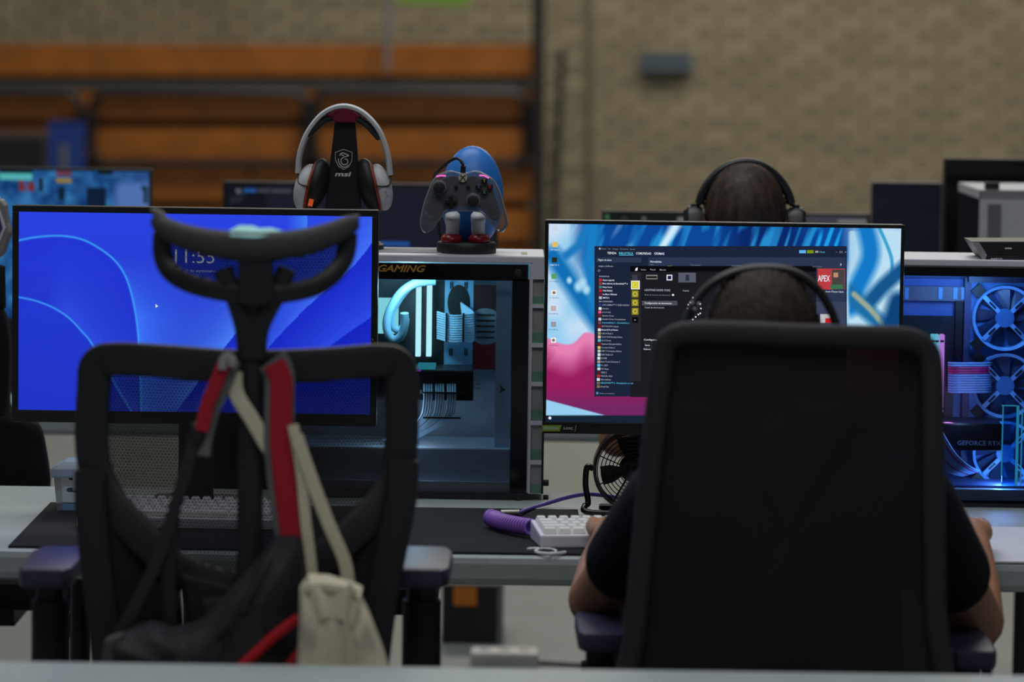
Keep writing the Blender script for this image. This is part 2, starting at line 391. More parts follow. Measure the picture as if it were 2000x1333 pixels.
# snowy game screen
Y = 8.8; R1 = P(291, 336, Y); zt = P(150, 334, Y).z; xl = R1.x-.60
t = monitor('monitor', 'far monitor showing a blue snowy game scene', xl, R1.x, zt-.34, zt, Y, .006, .02, blk)
def game(px, py):
    n = noise2(px, py, 28, 1)*.6+noise2(px, py, 11, 2)*.4
    c = np.zeros(px.shape+(3,)); c = mixc(c+np.array([22, 62, 120.]), (60, 130, 190), np.clip(n*1.6-.4, 0, 1))
    c = mixc(c, (88, 122, 190), np.clip((px-215)/20, 0, 1)*np.clip((py-345)/20, .3, 1)*(py < 420))
    for (a, b, q, r, col) in ((0, 62, 340, 350, (90, 190, 190)), (110, 138, 350, 358, (150, 130, 40)), (108, 140, 330, 346, (110, 60, 80)), (38, 48, 352, 372, (120, 50, 50)), (56, 66, 356, 374, (120, 50, 50)),
                              (190, 222, 330, 342, (20, 34, 40)), (170, 208, 368, 410, (18, 34, 60)), (112, 128, 364, 392, (18, 36, 50)), (76, 84, 350, 372, (20, 26, 40)), (278, 290, 362, 396, (24, 54, 60)), (0, 64, 330, 340, (16, 40, 50))):
        c = mixc(c, col, ((px > a) & (px < b) & (py > q) & (py < r)).astype(float))
    return c
scr(t, xl, R1.x, zt-.34, zt, Y, game, st=.8)
# dark screen between headset and gamepad
Y = 8.9; a, b = P(441, 362, Y), P(968, 366, Y); zt = (a.z+b.z)/2
t = monitor('monitor', 'far monitor with a dark page of grey and blue headings', a.x, b.x, zt-.345, zt, Y, .007, .02, blk)
def dark(px, py):
    c = np.zeros(px.shape+(3,))+np.array([22, 24, 33.])
    c = mixc(c, (34, 38, 52), (px > 520).astype(float)*.6)
    for (p, q, r, u, col) in ((461, 472, 369, 377, (90, 92, 100)), (477, 500, 369, 377, (40, 90, 160)), (504, 526, 369, 377, (70, 72, 84)), (530, 570, 369, 377, (70, 72, 84)), (450, 476, 384, 388, (50, 52, 62)), (450, 470, 392, 396, (50, 52, 62)), (741, 800, 472, 480, (40, 90, 170))):
        c = mixc(c, col, ((px > p) & (px < q) & (py > r) & (py < u)).astype(float))
    return c
scr(t, a.x, b.x, zt-.345, zt, Y, dark, 200, 90, st=.8)
# far player's screen
Y = 8.75; a, b = P(1181, 420, Y), P(1694, 424, Y); zt = (a.z+b.z)/2+.002
t = monitor('monitor', 'far monitor in front of the far player, mostly hidden', a.x, b.x, zt-.34, zt, Y, .006, .02, blk)
def farp(px, py):
    c = np.zeros(px.shape+(3,))+np.array([24, 30, 30.]); c = mixc(c, (66, 66, 76), (px > 1545).astype(float))
    for (p, q, r, u, col) in ((1181, 1190, 420, 428, (60, 110, 70)), (1322, 1346, 425, 431, (140, 140, 140)), (1255, 1262, 423, 429, (110, 110, 110)), (1635, 1692, 430, 436, (130, 130, 135)), (1215, 1300, 424, 427, (60, 66, 66))):
        c = mixc(c, col, ((px > p) & (px < q) & (py > r) & (py < u)).astype(float))
    return c
scr(t, a.x, b.x, zt-.34, zt, Y, farp, 200, 60, st=.8)
# switched-off screens on the right
Y = 9.1; a, b = P(1708, 360, Y), P(1846, 360, Y); t = monitor('monitor', 'navy-grey switched-off monitor beside the white computer', a.x, b.x-.012, a.z-.36, a.z, Y, .005, .02, M('navy_panel', (44, 48, 62), .5))
MB().bx(a.x, b.x-.012, Y-.001, Y+.002, a.z-.36, a.z).build('screen', M('navy_glass', (40, 44, 60), .25), t)
Y = 9.05; a = P(1850, 314, Y); t = monitor('monitor', 'tall black switched-off monitor behind the white computer', a.x, a.x+.62, a.z-.36, a.z, Y, .006, .02, blk)
MB().bx(a.x, a.x+.62, Y-.001, Y+.002, a.z-.36, a.z).build('screen', M('black_glass', (8, 8, 9), .2), t)
# white computer with green glow, turned so its glass side shows
pcw = thing('computer_case', 'white tower computer with glass side and green glow inside', 'computer', (P(1915, 500, 8.4).x, 8.4, .74))
c0 = P(1916, 372, 8.42); zt = c0.z
ang = math.radians(28); ex = Vector((math.cos(ang)*.0+1, 0, 0)); 
A = V(c0.x, 8.42, 0); Bv = A+V(.23, .03, 0); Cv = A+V(0, .44, 0); Dv = Bv+V(0, .41, 0)
def slab(p, q, z0, z1, th, nrm): return MB().add([V(p.x, p.y, z0), V(q.x, q.y, z0), V(q.x, q.y, z1), V(p.x, p.y, z1)]+[V(p.x, p.y, z0)+nrm*th, V(q.x, q.y, z0)+nrm*th, V(q.x, q.y, z1)+nrm*th, V(p.x, p.y, z1)+nrm*th], [(0, 1, 2, 3), (7, 6, 5, 4), (0, 4, 5, 1), (1, 5, 6, 2), (2, 6, 7, 3), (3, 7, 4, 0)])
cw = M('case_white', (196, 196, 200), .45, var=.03)
slab(A, Bv, .745, zt, .02, V(0, 1, 0)).build('front_panel', cw, pcw)
f1, f2 = A.lerp(Bv, .07), A.lerp(Bv, .2)
slab(f1+V(0, -.002, 0), f2+V(0, -.002, 0), .76, zt-.03, .01, V(0, 1, 0)).build('vent_strip', M('vent_grey', (112, 112, 112), .7), pcw)
for z0, z1 in ((zt-.02, zt), (.745, .775)): MB().add([V(p.x, p.y, z) for z in (z0, z1) for p in (A, Bv, Dv, Cv)], [(0, 1, 2, 3), (7, 6, 5, 4), (0, 4, 5, 1), (1, 5, 6, 2), (2, 6, 7, 3), (3, 7, 4, 0)]).build('top_panel' if z1 == zt else 'floor_panel', cw, pcw)
slab(Cv, Dv, .745, zt, -.01, V(0, 1, 0)).build('rear_panel', cw, pcw)
slab(Bv, Dv, .745, zt, -.01, V(1, 0, 0)).build('closed_side', cw, pcw)
slab(A+V(0, .02, 0), Cv, .775, zt-.02, .004, V(1, 0, 0)).build('glass_side', CLEAR('side_glass', (170, 175, 170), .12, .05, (60, 60, 60)), pcw)
mid = (A+Dv)/2
MB().box((A.x+.06, A.y+.2, 1.08), (.08, .26, .07)).build('graphics_card', EM('green_glow', (70, 190, 50), .9), pcw)
MB().lathe((mid.x+.03, mid.y+.05, .98), [(.05, -.02), (.06, 0), (.05, .02)], 16, 'X').build('cooler', grey, pcw)
MB().box((A.x+.03, A.y+.05, zt+.008), (.03, .03, .016)).build('top_button', blk, pcw)
# ================================================================ left monitor
MY = 6.64
a, b = P(37, 412, MY), P(727, 425, MY); lo = P(35, 797, MY)
cz1 = (a.z+b.z)/2; cz0 = cz1-.3445; LX0, LX1 = a.x, b.x
mon1 = monitor('monitor', 'black monitor glowing with a plain blue lock screen behind the headrest', LX0, LX1, cz0, cz1, MY, .011, .021, M('monitor_black', (22, 22, 23), .45), desk=.7455)
def bluewall(px, py):
    c = np.zeros(px.shape+(3,))
    g = np.clip((py-412)/390, 0, 1); h = np.clip((px-37)/690, 0, 1)
    c = c+np.array([42, 66, 226.])*(1-g[..., None]*.22)
    A1 = [(20, 476), (37, 470), (75, 463), (120, 461), (160, 468), (195, 486), (225, 510), (245, 540), (258, 580), (267, 630), (272, 690), (276, 810)]
    d, sd = pldist(px, py, sm2(A1))
    ins = (sd > 0)
    c = mixc(c, (30, 46, 205), ins*.5*np.exp(-d/120)+ins*.15)
    c = mixc(c, (62, 122, 255), (~ins)*np.exp(-d/70)*np.clip((py-500)/120, 0, 1)*.9)
    c = mixc(c, (60, 165, 245), np.exp(-(d/2.0)**2)*.95)
    A2 = [(20, 579), (37, 581), (70, 588), (105, 602), (135, 622), (160, 648), (182, 676), (230, 760), (260, 810)]
    d, sd = pldist(px, py, sm2(A2)); ins = sd > 0
    c = mixc(c, (34, 56, 215), ins*.4*(px < 270)); c = mixc(c, (52, 86, 235), (~ins)*np.exp(-d/45)*.7*(px < 270)*np.clip((px-90)/40, 0, 1))
    c = mixc(c, (60, 165, 245), np.exp(-(d/1.8)**2)*.9*(px < 268))
    for pts, col, wd in (([(740, 455), (690, 520), (600, 600), (515, 690), (430, 800)], (74, 128, 255), 50), ([(740, 610), (640, 680), (560, 760), (520, 820)], (48, 84, 240), 45), ([(470, 640), (430, 690), (370, 770)], (80, 140, 255), 40)):
        d, sd = pldist(px, py, sm2(pts)); r_ = (sd < 0)
        c = mixc(c, (18, 30, 190), r_*np.exp(-d/70)*.75); c = mixc(c, col, (~r_)*np.exp(-d/wd)*.8)
    d, sd = pldist(px, py, [(600, 400), (600, 450), (585, 470)]); c = mixc(c, (70, 150, 250), ((px > 560) & (px < 600) & (py < 460))*np.clip((px-560)/40, 0, 1)*.7)
    return c
sc1 = screen_grid('screen', LX0, LX1, cz0, cz1, MY, 400, 225, bluewall, mon1, 1.0)
wt = EM('screen_white', (225, 232, 245)); wt2 = EM('screen_soft', (180, 190, 235))
txt('11:55', 342, 419, 501, 27, MY-.002, wt, sc1, bold=-.005)
txt('1 de septiembre', 366, 420, 529, 6, MY-.002, wt2, sc1)
MB().ppx([(304, 594), (309, 599), (306, 600), (304, 602)], MY-.002, .0005).build('mouse_cursor', wt, sc1)
for yy in (664, 677): MB().ppx([(727.5, yy-2), (731, yy), (727.5, yy+2), (725, yy)], MY-.0042, .0006).build('bezel_mark', M('mark_grey', (120, 118, 90), .5), mon1)
# ================================================================ right monitor
a, b = P(1072, 438, MY), P(1760, 446, MY); rz1 = (a.z+b.z)/2; rz0 = rz1-.3445; RX0, RX1 = a.x, b.x
mon2 = monitor('monitor', 'thin-framed monitor showing a game library over blue and pink wallpaper', RX0, RX1, rz0, rz1, MY, .0065, .0205, M('monitor_black2', (20, 20, 21), .4))
def wall2(px, py):
    n1 = noise2(px+py*.35, py*.15, 9, 5); n2 = noise2(px+py*.6, py*.2, 22, 6); n3 = noise2(px, py, 40, 8)
    c = np.zeros(px.shape+(3,))+np.array([150, 205, 240.]); c = mixc(c, (215, 228, 246), np.clip(n3*1.5-.3, 0, 1)*.8)
    # dark blue strands across the top
    m = np.clip((545-py)/40, 0, 1)*np.clip((px-1110)/40, 0, 1)*np.clip((1690-px)/50, 0, 1)
    c = mixc(c, (12, 70, 150), m); c = mixc(c, (10, 40, 105), m*np.clip((px-1395)/60, 0, 1)*np.clip((1600-px)/60, 0, 1))
    c = mixc(c, (40, 150, 215), m*np.clip(n1*3-1.5, 0, 1)*.9); c = mixc(c, (205, 235, 250), m*np.clip(n2*5-3.3, 0, 1)*np.clip((1440-px)/60, 0, 1))
    c = mixc(c, (30, 160, 235), m*np.clip((px-1585)/15, 0, 1)*np.clip(n1*3-1.2, 0, 1))
    for pts, wd, col in (([(1080, 500), (1120, 560), (1175, 640)], 20, (18, 110, 180)), ([(1150, 440), (1130, 480), (1105, 500)], 9, (30, 120, 190)), ([(1160, 440), (1150, 520), (1165, 600)], 14, (25, 125, 195))):
        d, _ = pldist(px, py, pts); c = mixc(c, col, np.clip(1.4-d/wd, 0, 1)*(px < 1230))
    for (x, y, r) in ((1112, 548, 5), (1130, 560, 8), (1138, 553, 7), (1145, 566, 7)): c = mixc(c, (170, 215, 240), np.clip(1.5-np.hypot(px-x, (py-y)*.8)/r, 0, 1))
    # right: pale with blue slanted shapes
    r_ = np.clip((px-1655)/6, 0, 1); c = mixc(c, (190, 225, 242), r_*.8*(py > 452))
    for pts, wd, col in (([(1690, 440), (1700, 500), (1675, 560), (1660, 600)], 16, (20, 120, 200)), ([(1715, 440), (1740, 500), (1742, 540)], 3, (60, 160, 205)), ([(1770, 520), (1725, 560), (1690, 600)], 13, (22, 84, 140)), ([(1655, 570), (1690, 605), (1740, 650)], 14, (30, 110, 165)), ([(1668, 575), (1700, 605), (1730, 640)], 5, (150, 165, 150)), ([(1755, 590), (1740, 640)], 18, (12, 66, 120))):
        d, _ = pldist(px, py, sm2(pts)); c = mixc(c, col, np.clip(1.6-d/wd, 0, 1)*r_)
    # pink cloth, lower left
    top = 662+10*np.sin((px-1075)/22.0)-14*np.exp(-((px-1142)/16.0)**2)
    pk = np.clip((py-top)/3, 0, 1); sh = np.clip((py-top)/70, 0, 1)
    pink = np.zeros_like(c)+np.array([228, 128, 178.]); pink = mixc(pink, (150, 30, 92), np.clip(sh*1.5-.35+.5*(noise2(px+py*.8, py*.4, 26, 9)-.5), 0, 1)); pink = mixc(pink, (92, 44, 104), np.clip((py-755)/40, 0, 1)*.6)
    c = c*(1-pk[..., None])+pink*pk[..., None]
    wl = np.clip((py-(780+(px-1066)*.265))/2, 0, 1); c = mixc(c, (150, 205, 240), wl)
    tb = np.clip((py-811)/1.5, 0, 1); c = mixc(c, (22, 36, 54), tb)
    return c
sc2 = screen_grid('screen', RX0, RX1, rz0, rz1, MY, 420, 236, wall2, mon2, 1.0)
TY = MY-.0035
navy = EM('window_navy', (27, 36, 58)); navy2 = EM('window_slate', (44, 54, 80)); dkw = EM('window_charcoal', (27, 28, 33)); blkw = EM('window_black', (10, 10, 12)); midw = EM('window_grey', (38, 39, 46))
win = quadpx(1161, 481, 1654, 775, MY-.0012, 'game_library_window', navy, sc2)
def q(x0, y0, x1, y1, m, nm='panel', Y=MY-.0022): return quadpx(x0, y0, x1, y1, Y, nm, m, sc2, .0004)
q(1165, 503, 1253, 513, navy2); q(1266, 503, 1652, 590, navy2); q(1266, 590, 1652, 640, EM('window_slate2', (58, 66, 90)))
q(1266, 520, 1345, 522, EM('violet_bar', (80, 70, 215))); q(1303, 519.5, 1312, 522, EM('yellow_bar', (220, 215, 70)))
q(1561, 489, 1574, 495, EM('sky_button', (90, 180, 235))); q(1576, 489, 1589, 495, EM('olive_button', (115, 150, 20)))
ap = q(1597, 525, 1650, 566, EM('card_red', (214, 62, 58)), 'game_card')
q(1625, 527, 1649, 566, EM('card_dark', (70, 66, 66)), 'card_art', MY-.0026); q(1628, 533, 1637, 542, EM('card_skin', (190, 140, 110)), 'card_art', MY-.003); q(1622, 556, 1646, 565, EM('card_green', (60, 110, 80)), 'card_art', MY-.003)
q(1602, 614, 1622, 631, EM('shoe_white', (215, 215, 218)), 'game_card'); q(1612, 622, 1624, 631, EM('shoe_red', (190, 30, 40)), 'card_art', MY-.0026)
# second window
W2 = MY-.0028
q(1231, 520, 1594, 776, dkw, 'lighting_window', W2); q(1231, 520, 1594, 531, blkw, 'title_bar', W2-.0005); q(1231, 531, 1252, 745, midw, 'side_bar', W2-.0005)
q(1325, 533, 1359, 552, EM('window_steel', (84, 90, 104)), 'panel', W2-.0005); q(1254, 588, 1323, 597, EM('select_bar', (72, 76, 86)), 'panel', W2-.0005)
q(1262, 537, 1284, 546, EM('device_grey', (120, 120, 118)), 'device_icon', W2-.0005); q(1263, 540, 1283, 543.5, blkw, 'device_icon', W2-.0009); q(1339, 537, 1346, 549, EM('device_navy', (46, 50, 66)), 'device_icon', W2-.0009)
ye = EM('yellow_tile', (205, 195, 50)); ol = EM('olive_tile', (142, 134, 26))
for k, yy in enumerate((557, 574.5, 591.5, 608.5)):
    if k == 0: q(1232.5, yy-8.5, 1249.5, yy+8.5, EM('tile_edge', (235, 235, 215)), 'tile_border', W2-.0008)
    q(1234, yy-6.6, 1247, yy+6.6, ye if k == 0 else ol, 'profile_tile', W2-.0012)
    MB().tube([P(1240.5+4.2*math.cos(t_*math.pi/3), yy+4.2*math.sin(t_*math.pi/3), W2-.0016) for t_ in range(6)], .0005, 4, True).build('hexagon_mark', EM('tile_mark', (235, 228, 130)), sc2)
q(1235, 620, 1246, 631, blkw, 'profile_tile', W2-.0012); q(1235, 537, 1245, 547, EM('tile_slate', (56, 62, 76)), 'profile_tile', W2-.0012)
q(1302, 537, 1313, 548, wt, 'device_icon', W2-.0008); q(1304, 539, 1311, 546, EM('tile_indigo', (26, 24, 66)), 'device_icon', W2-.0012)
q(1258, 668, 1275, 680, midw, 'panel', W2-.0008)
T3 = W2-.0018
def tx(sx, x0, x1, yc, h=3.4, m=wt, Yp=TY, b=.004): txt(sx, x0, x1, yc, h, Yp, m, sc2, bold=b)
cy = EM('screen_cyan', (95, 195, 225)); dimt = EM('screen_dim', (120, 128, 150)); gr = EM('screen_grey', (170, 176, 190))
tx('TIENDA', 1186, 1204, 494.5, 4.2, b=.012); tx('BIBLIOTECA', 1209, 1237, 495, 4.2, cy, b=.012); q(1209, 498.4, 1237, 499.3, cy, 'underline', TY); tx('COMUNIDAD', 1242, 1272, 495.3, 4.2, b=.012); tx('CR3MAS', 1277.5, 1297.5, 495.6, 4.2, b=.012)
tx('Steam   Ver   Amigos   Productos   Ayuda', 1175, 1240, 486.5, 2.8, dimt); MB().lathe(P(1171.5, 486, TY), [(.0001, 0), (.0018, 0), (.0018, .0003)], 12, 'Y').build('logo_disc', gr, sc2)
tx('Página de inicio', 1168.5, 1194.5, 508, 3.2, b=.01); tx('Juegos y Software', 1169, 1198, 520, 3, gr); tx('Novedades', 1270, 1292, 511.3, 3.6, b=.01); tx('Ayer', 1270, 1277, 517, 2.4, dimt)
for x in (1349, 1429, 1508, 1587): tx('Esta semana', x, x+19, 518+(x-1349)*.012, 2.4, dimt)
tx('C3mas', 1600, 1611, 492.5, 3, cy); tx('AFK', 1592, 1598.5, 492, 4, wt); tx('›', 1640.5, 1644, 516, 6, wt); tx('–  □  ×', 1632, 1653, 492.5, 3, gr)
MB().tube([P(1170+2*math.cos(k*.8), 529+2*math.sin(k*.8), TY) for k in range(8)], .0003, 4, True).build('search_icon', gr, sc2)
tx('FAVORITOS', 1170.5, 1190, 540.4, 2.8, gr, b=.008); tx('SIN CATEGORÍA', 1169.5, 1197, 589.3, 2.8, gr, b=.008)
rows = [('Apex Legends', 1177, 1200, 1), ('Beta abierta de Battlefield™ 6', 1177, 1226, 1), ('Delta Force', 1177, 1195.5, 1), ('THE FINALS', 1177, 1196, 1), ('Le Mans Ultimate', 1177, 1205, 1), ('SMITE 2', 1177, 1190, 1)]
rows2 = [('ACE COMBAT™ 7: SKIES UNKNO', 1176.5, 1229, 0), ('Amiko', 1176.5, 1189, 0), ('art of rally', 1176, 1193, 0), ('Assetto Corsa', 1176, 1198.5, 0), ('Assetto Corsa Competizione', 1176, 1221.5, 0), ('Automobilista 2 - Actualización e', 1175.5, 1229, 2), ('BATTALION: Legacy', 1175.5, 1208, 0), ('Bread & Fred Demo', 1175, 1207, 1),
         ('Call of Duty 2', 1175, 1197, 0), ('CarX Drift Racing Online', 1175, 1215, 0), ('CarX Street', 1175, 1193.5, 0), ('Control Ultimate Edition', 1174.5, 1214, 0), ('Counter-Strike 2', 1174.5, 1201, 0), ('DIRT 3 Complete Edition', 1174.5, 1214, 0), ('DIRT Rally 2.0', 1174.5, 1197, 0), ('DOOM', 1174, 1185, 0),
         ('Euro Truck Simulator 2', 1174, 1211, 0), ('F1 2021', 1174, 1187, 0), ('Fall Guys', 1174, 1188.5, 0), ('GRID 2', 1173.5, 1185, 0), ('Half-Life: Alyx', 1173.5, 1196, 0), ('Halo Infinite', 1173, 1193, 0), ('HELLDIVERS™ 2 - Actualización en cola', 1173, 1237, 2), ('Hired Ops', 1173, 1189, 0)]
icol = [(200, 40, 50), (150, 60, 60), (70, 120, 110), (190, 30, 50), (110, 20, 50), (180, 180, 185), (40, 60, 110), (230, 235, 235), (225, 90, 140), (110, 30, 40), (200, 200, 205), (120, 70, 80), (130, 20, 25), (230, 225, 225), (160, 150, 110), (220, 180, 170), (90, 190, 200), (130, 20, 25), (210, 190, 110), (190, 200, 180), (220, 220, 225), (230, 230, 230), (170, 150, 140), (90, 190, 225), (200, 215, 225), (90, 30, 30), (180, 50, 40), (220, 225, 235), (110, 105, 95), (140, 110, 70)]
k = 0
for lst, y0 in ((rows, 547.4), (rows2, 596.2)):
    for i, (sx, x0, x1, st) in enumerate(lst):
        yy = y0+i*6.93
        q(x0-7.2, yy-2.6, x0-1.6, yy+2.6, EM('icon_%d' % k, icol[k]), 'icon', TY); k += 1
        tx(sx, x0, x1, yy, 3, {0: gr, 1: wt, 2: cy}[st], b=.01 if st == 1 else .003)
tx('Añade un producto', 1170.5, 1200, 768.8, 2.8, dimt); q(1164.3, 766, 1168.6, 770.5, EM('plus_blue', (90, 130, 190)), 'icon', TY)
tx('Inicio', 1252, 1262, 527, 2.8, gr, T3); tx('Panel', 1270, 1280, 527, 2.8, gr, T3); tx('Murals', 1288.5, 1300.5, 527.3, 2.8, gr, T3)
MB().ppx([(1240, 529), (1242, 524), (1245.5, 522.5), (1245, 529)], T3, .0003).build('sail_logo', wt, sc2)
tx('LIGHTING NODE CORE', 1259, 1309, 567, 4, gr, T3, .008); tx('Modo de memoria del dispositivo', 1259, 1309, 576.5, 2.6, dimt, T3); MB().lathe(P(1314.5, 576.5, T3), [(.0001, 0), (.0019, 0), (.0019, .0003)], 12, 'Y').build('toggle', wt, sc2)
tx('Configuración de iluminación', 1259, 1312, 592.5, 3.2, wt, T3, .008); tx('Canal de iluminación', 1259, 1297, 601, 3.2, gr, T3); tx('Configuración', 1257.5, 1292, 664, 3.2, wt, T3, .01); tx('Serie', 1260, 1269, 674.6, 3, wt, T3); tx('Selecc', 1257, 1271, 682.3, 3, wt, T3); tx('Fuente', 1334, 1346, 568, 3, gr, T3); tx('+', 1238.5, 1242, 625.5, 5, gr, T3)
for i in range(14):
    an = i*.45; MB().lathe(P(1356+13*math.cos(an), 603+(18+4*math.sin(i*2))*math.sin(an), T3), [(.0001, 0), (.0014, 0), (.0014, .0003)], 10, 'Y').build('led_dot', wt, sc2)
tx('APEX', 1597.5, 1621, 544, 12, wt, MY-.0034, .01); tx('Anti-Cheat Upd.', 1612, 1648, 570, 3, wt, TY)
# desktop icons
for (x, y, col, nm, cap) in ((1084, 446, (205, 215, 225), 'recycle_bin_icon', 'Papelera de reciclaje'), (1084, 478, (228, 190, 90), 'folder_icon', 'OBS Captures'), (1083, 508, (40, 46, 24), 'app_icon', 'SMITE 2'), (1082, 540, (90, 160, 90), 'app_icon', 'uTorrent'), (1082, 572, (238, 236, 230), 'browser_icon', 'CV - Brad Rios'), (1081, 603, (190, 170, 180), 'picture_icon', 'Benjamin Maverigo'), (1081, 634, (150, 150, 165), 'picture_icon', 'Benjamin Maverigo'), (1081, 665, (240, 240, 238), 'browser_icon', 'INVITACION')):
    q(x-5, y-5, x+5, y+5, EM(nm+'_%d' % y, col), nm, TY)
    if nm == 'browser_icon':
        for (r_, cc) in ((.0028, (60, 150, 80)), (.0019, (215, 60, 50)), (.0011, (70, 120, 210))): MB().lathe(P(x, y, TY-.0003-.0002/r_*.001), [(.0001, 0), (r_, 0), (r_, .0002)], 12, 'Y').build('browser_ring', EM('ring%d' % int(r_*1e4), cc), sc2)
    tx(cap, x-9, x+9, y+10, 2.4, EM('icon_caption', (70, 72, 90)) if y > 520 else wt)
MB().lathe(P(1074, 817, TY), [(.0001, 0), (.0026, 0), (.0026, .0003)], 14, 'Y').build('taskbar_icon', wt, sc2)
BYf = MY-.0034
MB().ppx([(1059, 831), (1097, 831), (1093, 843), (1059, 843)], BYf, .0004).build('green_badge', M('badge_green', (118, 160, 40), .5), mon2)
mk = M('print_white', (215, 218, 215), .5); txt('NVIDIA', 1070.5, 1091, 837, 5, BYf-.0006, mk, mon2, 'badge_lettering', bold=.01); txt('G-SYNC', 1100, 1119, 837.3, 4.4, BYf-.0006, mk, mon2, 'badge_lettering', bold=.006)
MB().tube([P(1066+3.6*math.cos(k*.7), 837+2.6*math.sin(k*.7), BYf-.0005) for k in range(9)], .0005, 4, True).build('eye_logo', mk, mon2); MB().lathe(P(1066, 837, BYf-.0006), [(.0001, 0), (.001, 0), (.001, .0002)], 10, 'Y').build('eye_logo_pupil', mk, mon2)
MB().ppx([(1124.5, 831), (1126, 831), (1123.5, 843), (1122, 843)], BYf, .0004).build('slash_mark', M('slash_olive', (130, 150, 70), .5), mon2)
# ================================================================ left computer
GY = 6.93                                     # plane of its glass side
def box_px(mb, x0, y0, x1, y1, Y, d):
    a, b = P(x0, (y0+y1)/2, Y), P(x1, (y0+y1)/2, Y); c, e = P((x0+x1)/2, y0, Y), P((x0+x1)/2, y1, Y)
    return mb.bx(a.x, b.x, Y, Y+d, max(e.z, .742), c.z)
def BX(x0, y0, x1, y1, Y, d, name, mat, par, bevel=0): return box_px(MB(), x0, y0, x1, y1, Y, d).build(name, mat, par, bevel=bevel)
pc = thing('computer_case', 'white tower computer with smoked glass side and cyan lit parts', 'computer', (P(795, 985, GY).x, GY+.12, .74))
cw2 = M('case_white_bright', (214, 214, 224), .4, var=.03); ledc = EM('cyan_light', (120, 232, 245), 2.2); paleb = M('pale_cable', (170, 200, 222), .6)
X0, X1 = P(535, 740, GY).x, P(1032, 740, GY).x; XF = P(1060, 740, GY).x; ZT = P(900, 499, GY).z; ZB = .752; PD = .225
MB().bx(X0, XF, GY, GY+PD, ZT-.014, ZT).build('top_panel', cw2, pc, bevel=.003)
MB().bx(X0+.04, X1-.1, GY+.05, GY+PD-.04, ZT-.001, ZT+.0015).build('top_filter', M('filter_grey', (150, 150, 152), .8), pc)
MB().bx(X0, X1, GY+.004, GY+PD, ZB, ZB+.02).build('bottom_panel', cw2, pc)
MB().bx(X0, X0+.012, GY+.004, GY+PD, ZB+.02, ZT-.014).build('rear_panel', cw2, pc)
MB().bx(X0+.012, X1, GY+PD-.008, GY+PD, ZB+.02, ZT-.014).build('far_side_panel', M('panel_inside', (120, 132, 146), .6), pc)
for x in (X0+.05, X1-.09):
    for y in (GY+.03, GY+PD-.03): MB().lathe((x, y, .74), [(.02, 0), (.022, .012)], 16).build('foot', M('foot_silver', (140, 140, 146), .4, .5), pc)
# front panel with side vents
fp = MB(); fx0, fx1 = P(1031, 740, GY).x, P(1060, 740, GY).x
vx0 = P(1038, 740, GY).x
fp.bx(fx0, vx0, GY, GY+PD, ZB, ZT-.014); fp.bx(vx0, fx1, GY+.02, GY+PD-.02, ZB, ZT-.014)
zc = lambda py: P(1048, py, GY).z
fpo = fp.build('front_panel', cw2, pc)
for (y0, y1) in ((513, 546), (595, 602), (671, 679), (747, 755), (823, 831), (900, 908), (965, 990)): MB().bx(vx0, fx1, GY, GY+.021, max(zc(y1), ZB), zc(y0)).build('vent_bar', cw2, fpo)
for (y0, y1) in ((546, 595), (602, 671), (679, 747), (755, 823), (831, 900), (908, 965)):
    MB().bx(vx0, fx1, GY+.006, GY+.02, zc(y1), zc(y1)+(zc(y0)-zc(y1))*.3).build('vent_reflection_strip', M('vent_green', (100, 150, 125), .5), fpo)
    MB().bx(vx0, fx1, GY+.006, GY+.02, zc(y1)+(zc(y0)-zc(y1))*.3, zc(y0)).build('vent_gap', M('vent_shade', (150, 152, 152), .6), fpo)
MB().bx(fx1, fx1+.004, GY+.003, GY+PD-.003, ZB, ZT-.03).build('front_mesh', blk, pc)
for py in (946, 976):
    MB().lathe((fx1+.004, GY+.02, P(1060, py, GY).z), [(.006, 0), (.006, .009), (.004, .01)], 14, 'X').build('front_knob', blk2, pc)
MB().bx(P(1018, 490, GY).x, P(1030, 490, GY).x, GY+.05, GY+.12, ZT, ZT+.0006).build('sticker', M('sticker_olive', (150, 155, 120), .5), pc)
# glass with black printed border
gl = BX(535, 514, 1031, 988, GY-.004, .003, 'side_glass', CLEAR('smoked_glass', (226, 230, 234), .02, .03, (20, 22, 24)), pc)
bb = M('glass_border', (9, 9, 10), .15)
for (x0, y0, x1, y1) in ((535, 514, 1031, 546), (998, 546, 1031, 960), (535, 960, 1031, 988)): BX(x0, y0, x1, y1, GY-.0045, .0005, 'black_border', bb, gl)
txt('GAMING', 738, 832, 524.5, 13, GY-.006, M('gold_print', (190, 140, 50), .5), gl, 'border_lettering', shear=.35, bold=.025)
for yy in (534, 972): MB().lathe(P(1012, yy, GY-.0045), [(.0001, -.004), (.006, -.004), (.007, 0)], 16, 'Y').build('thumb_screw', blk2, gl)
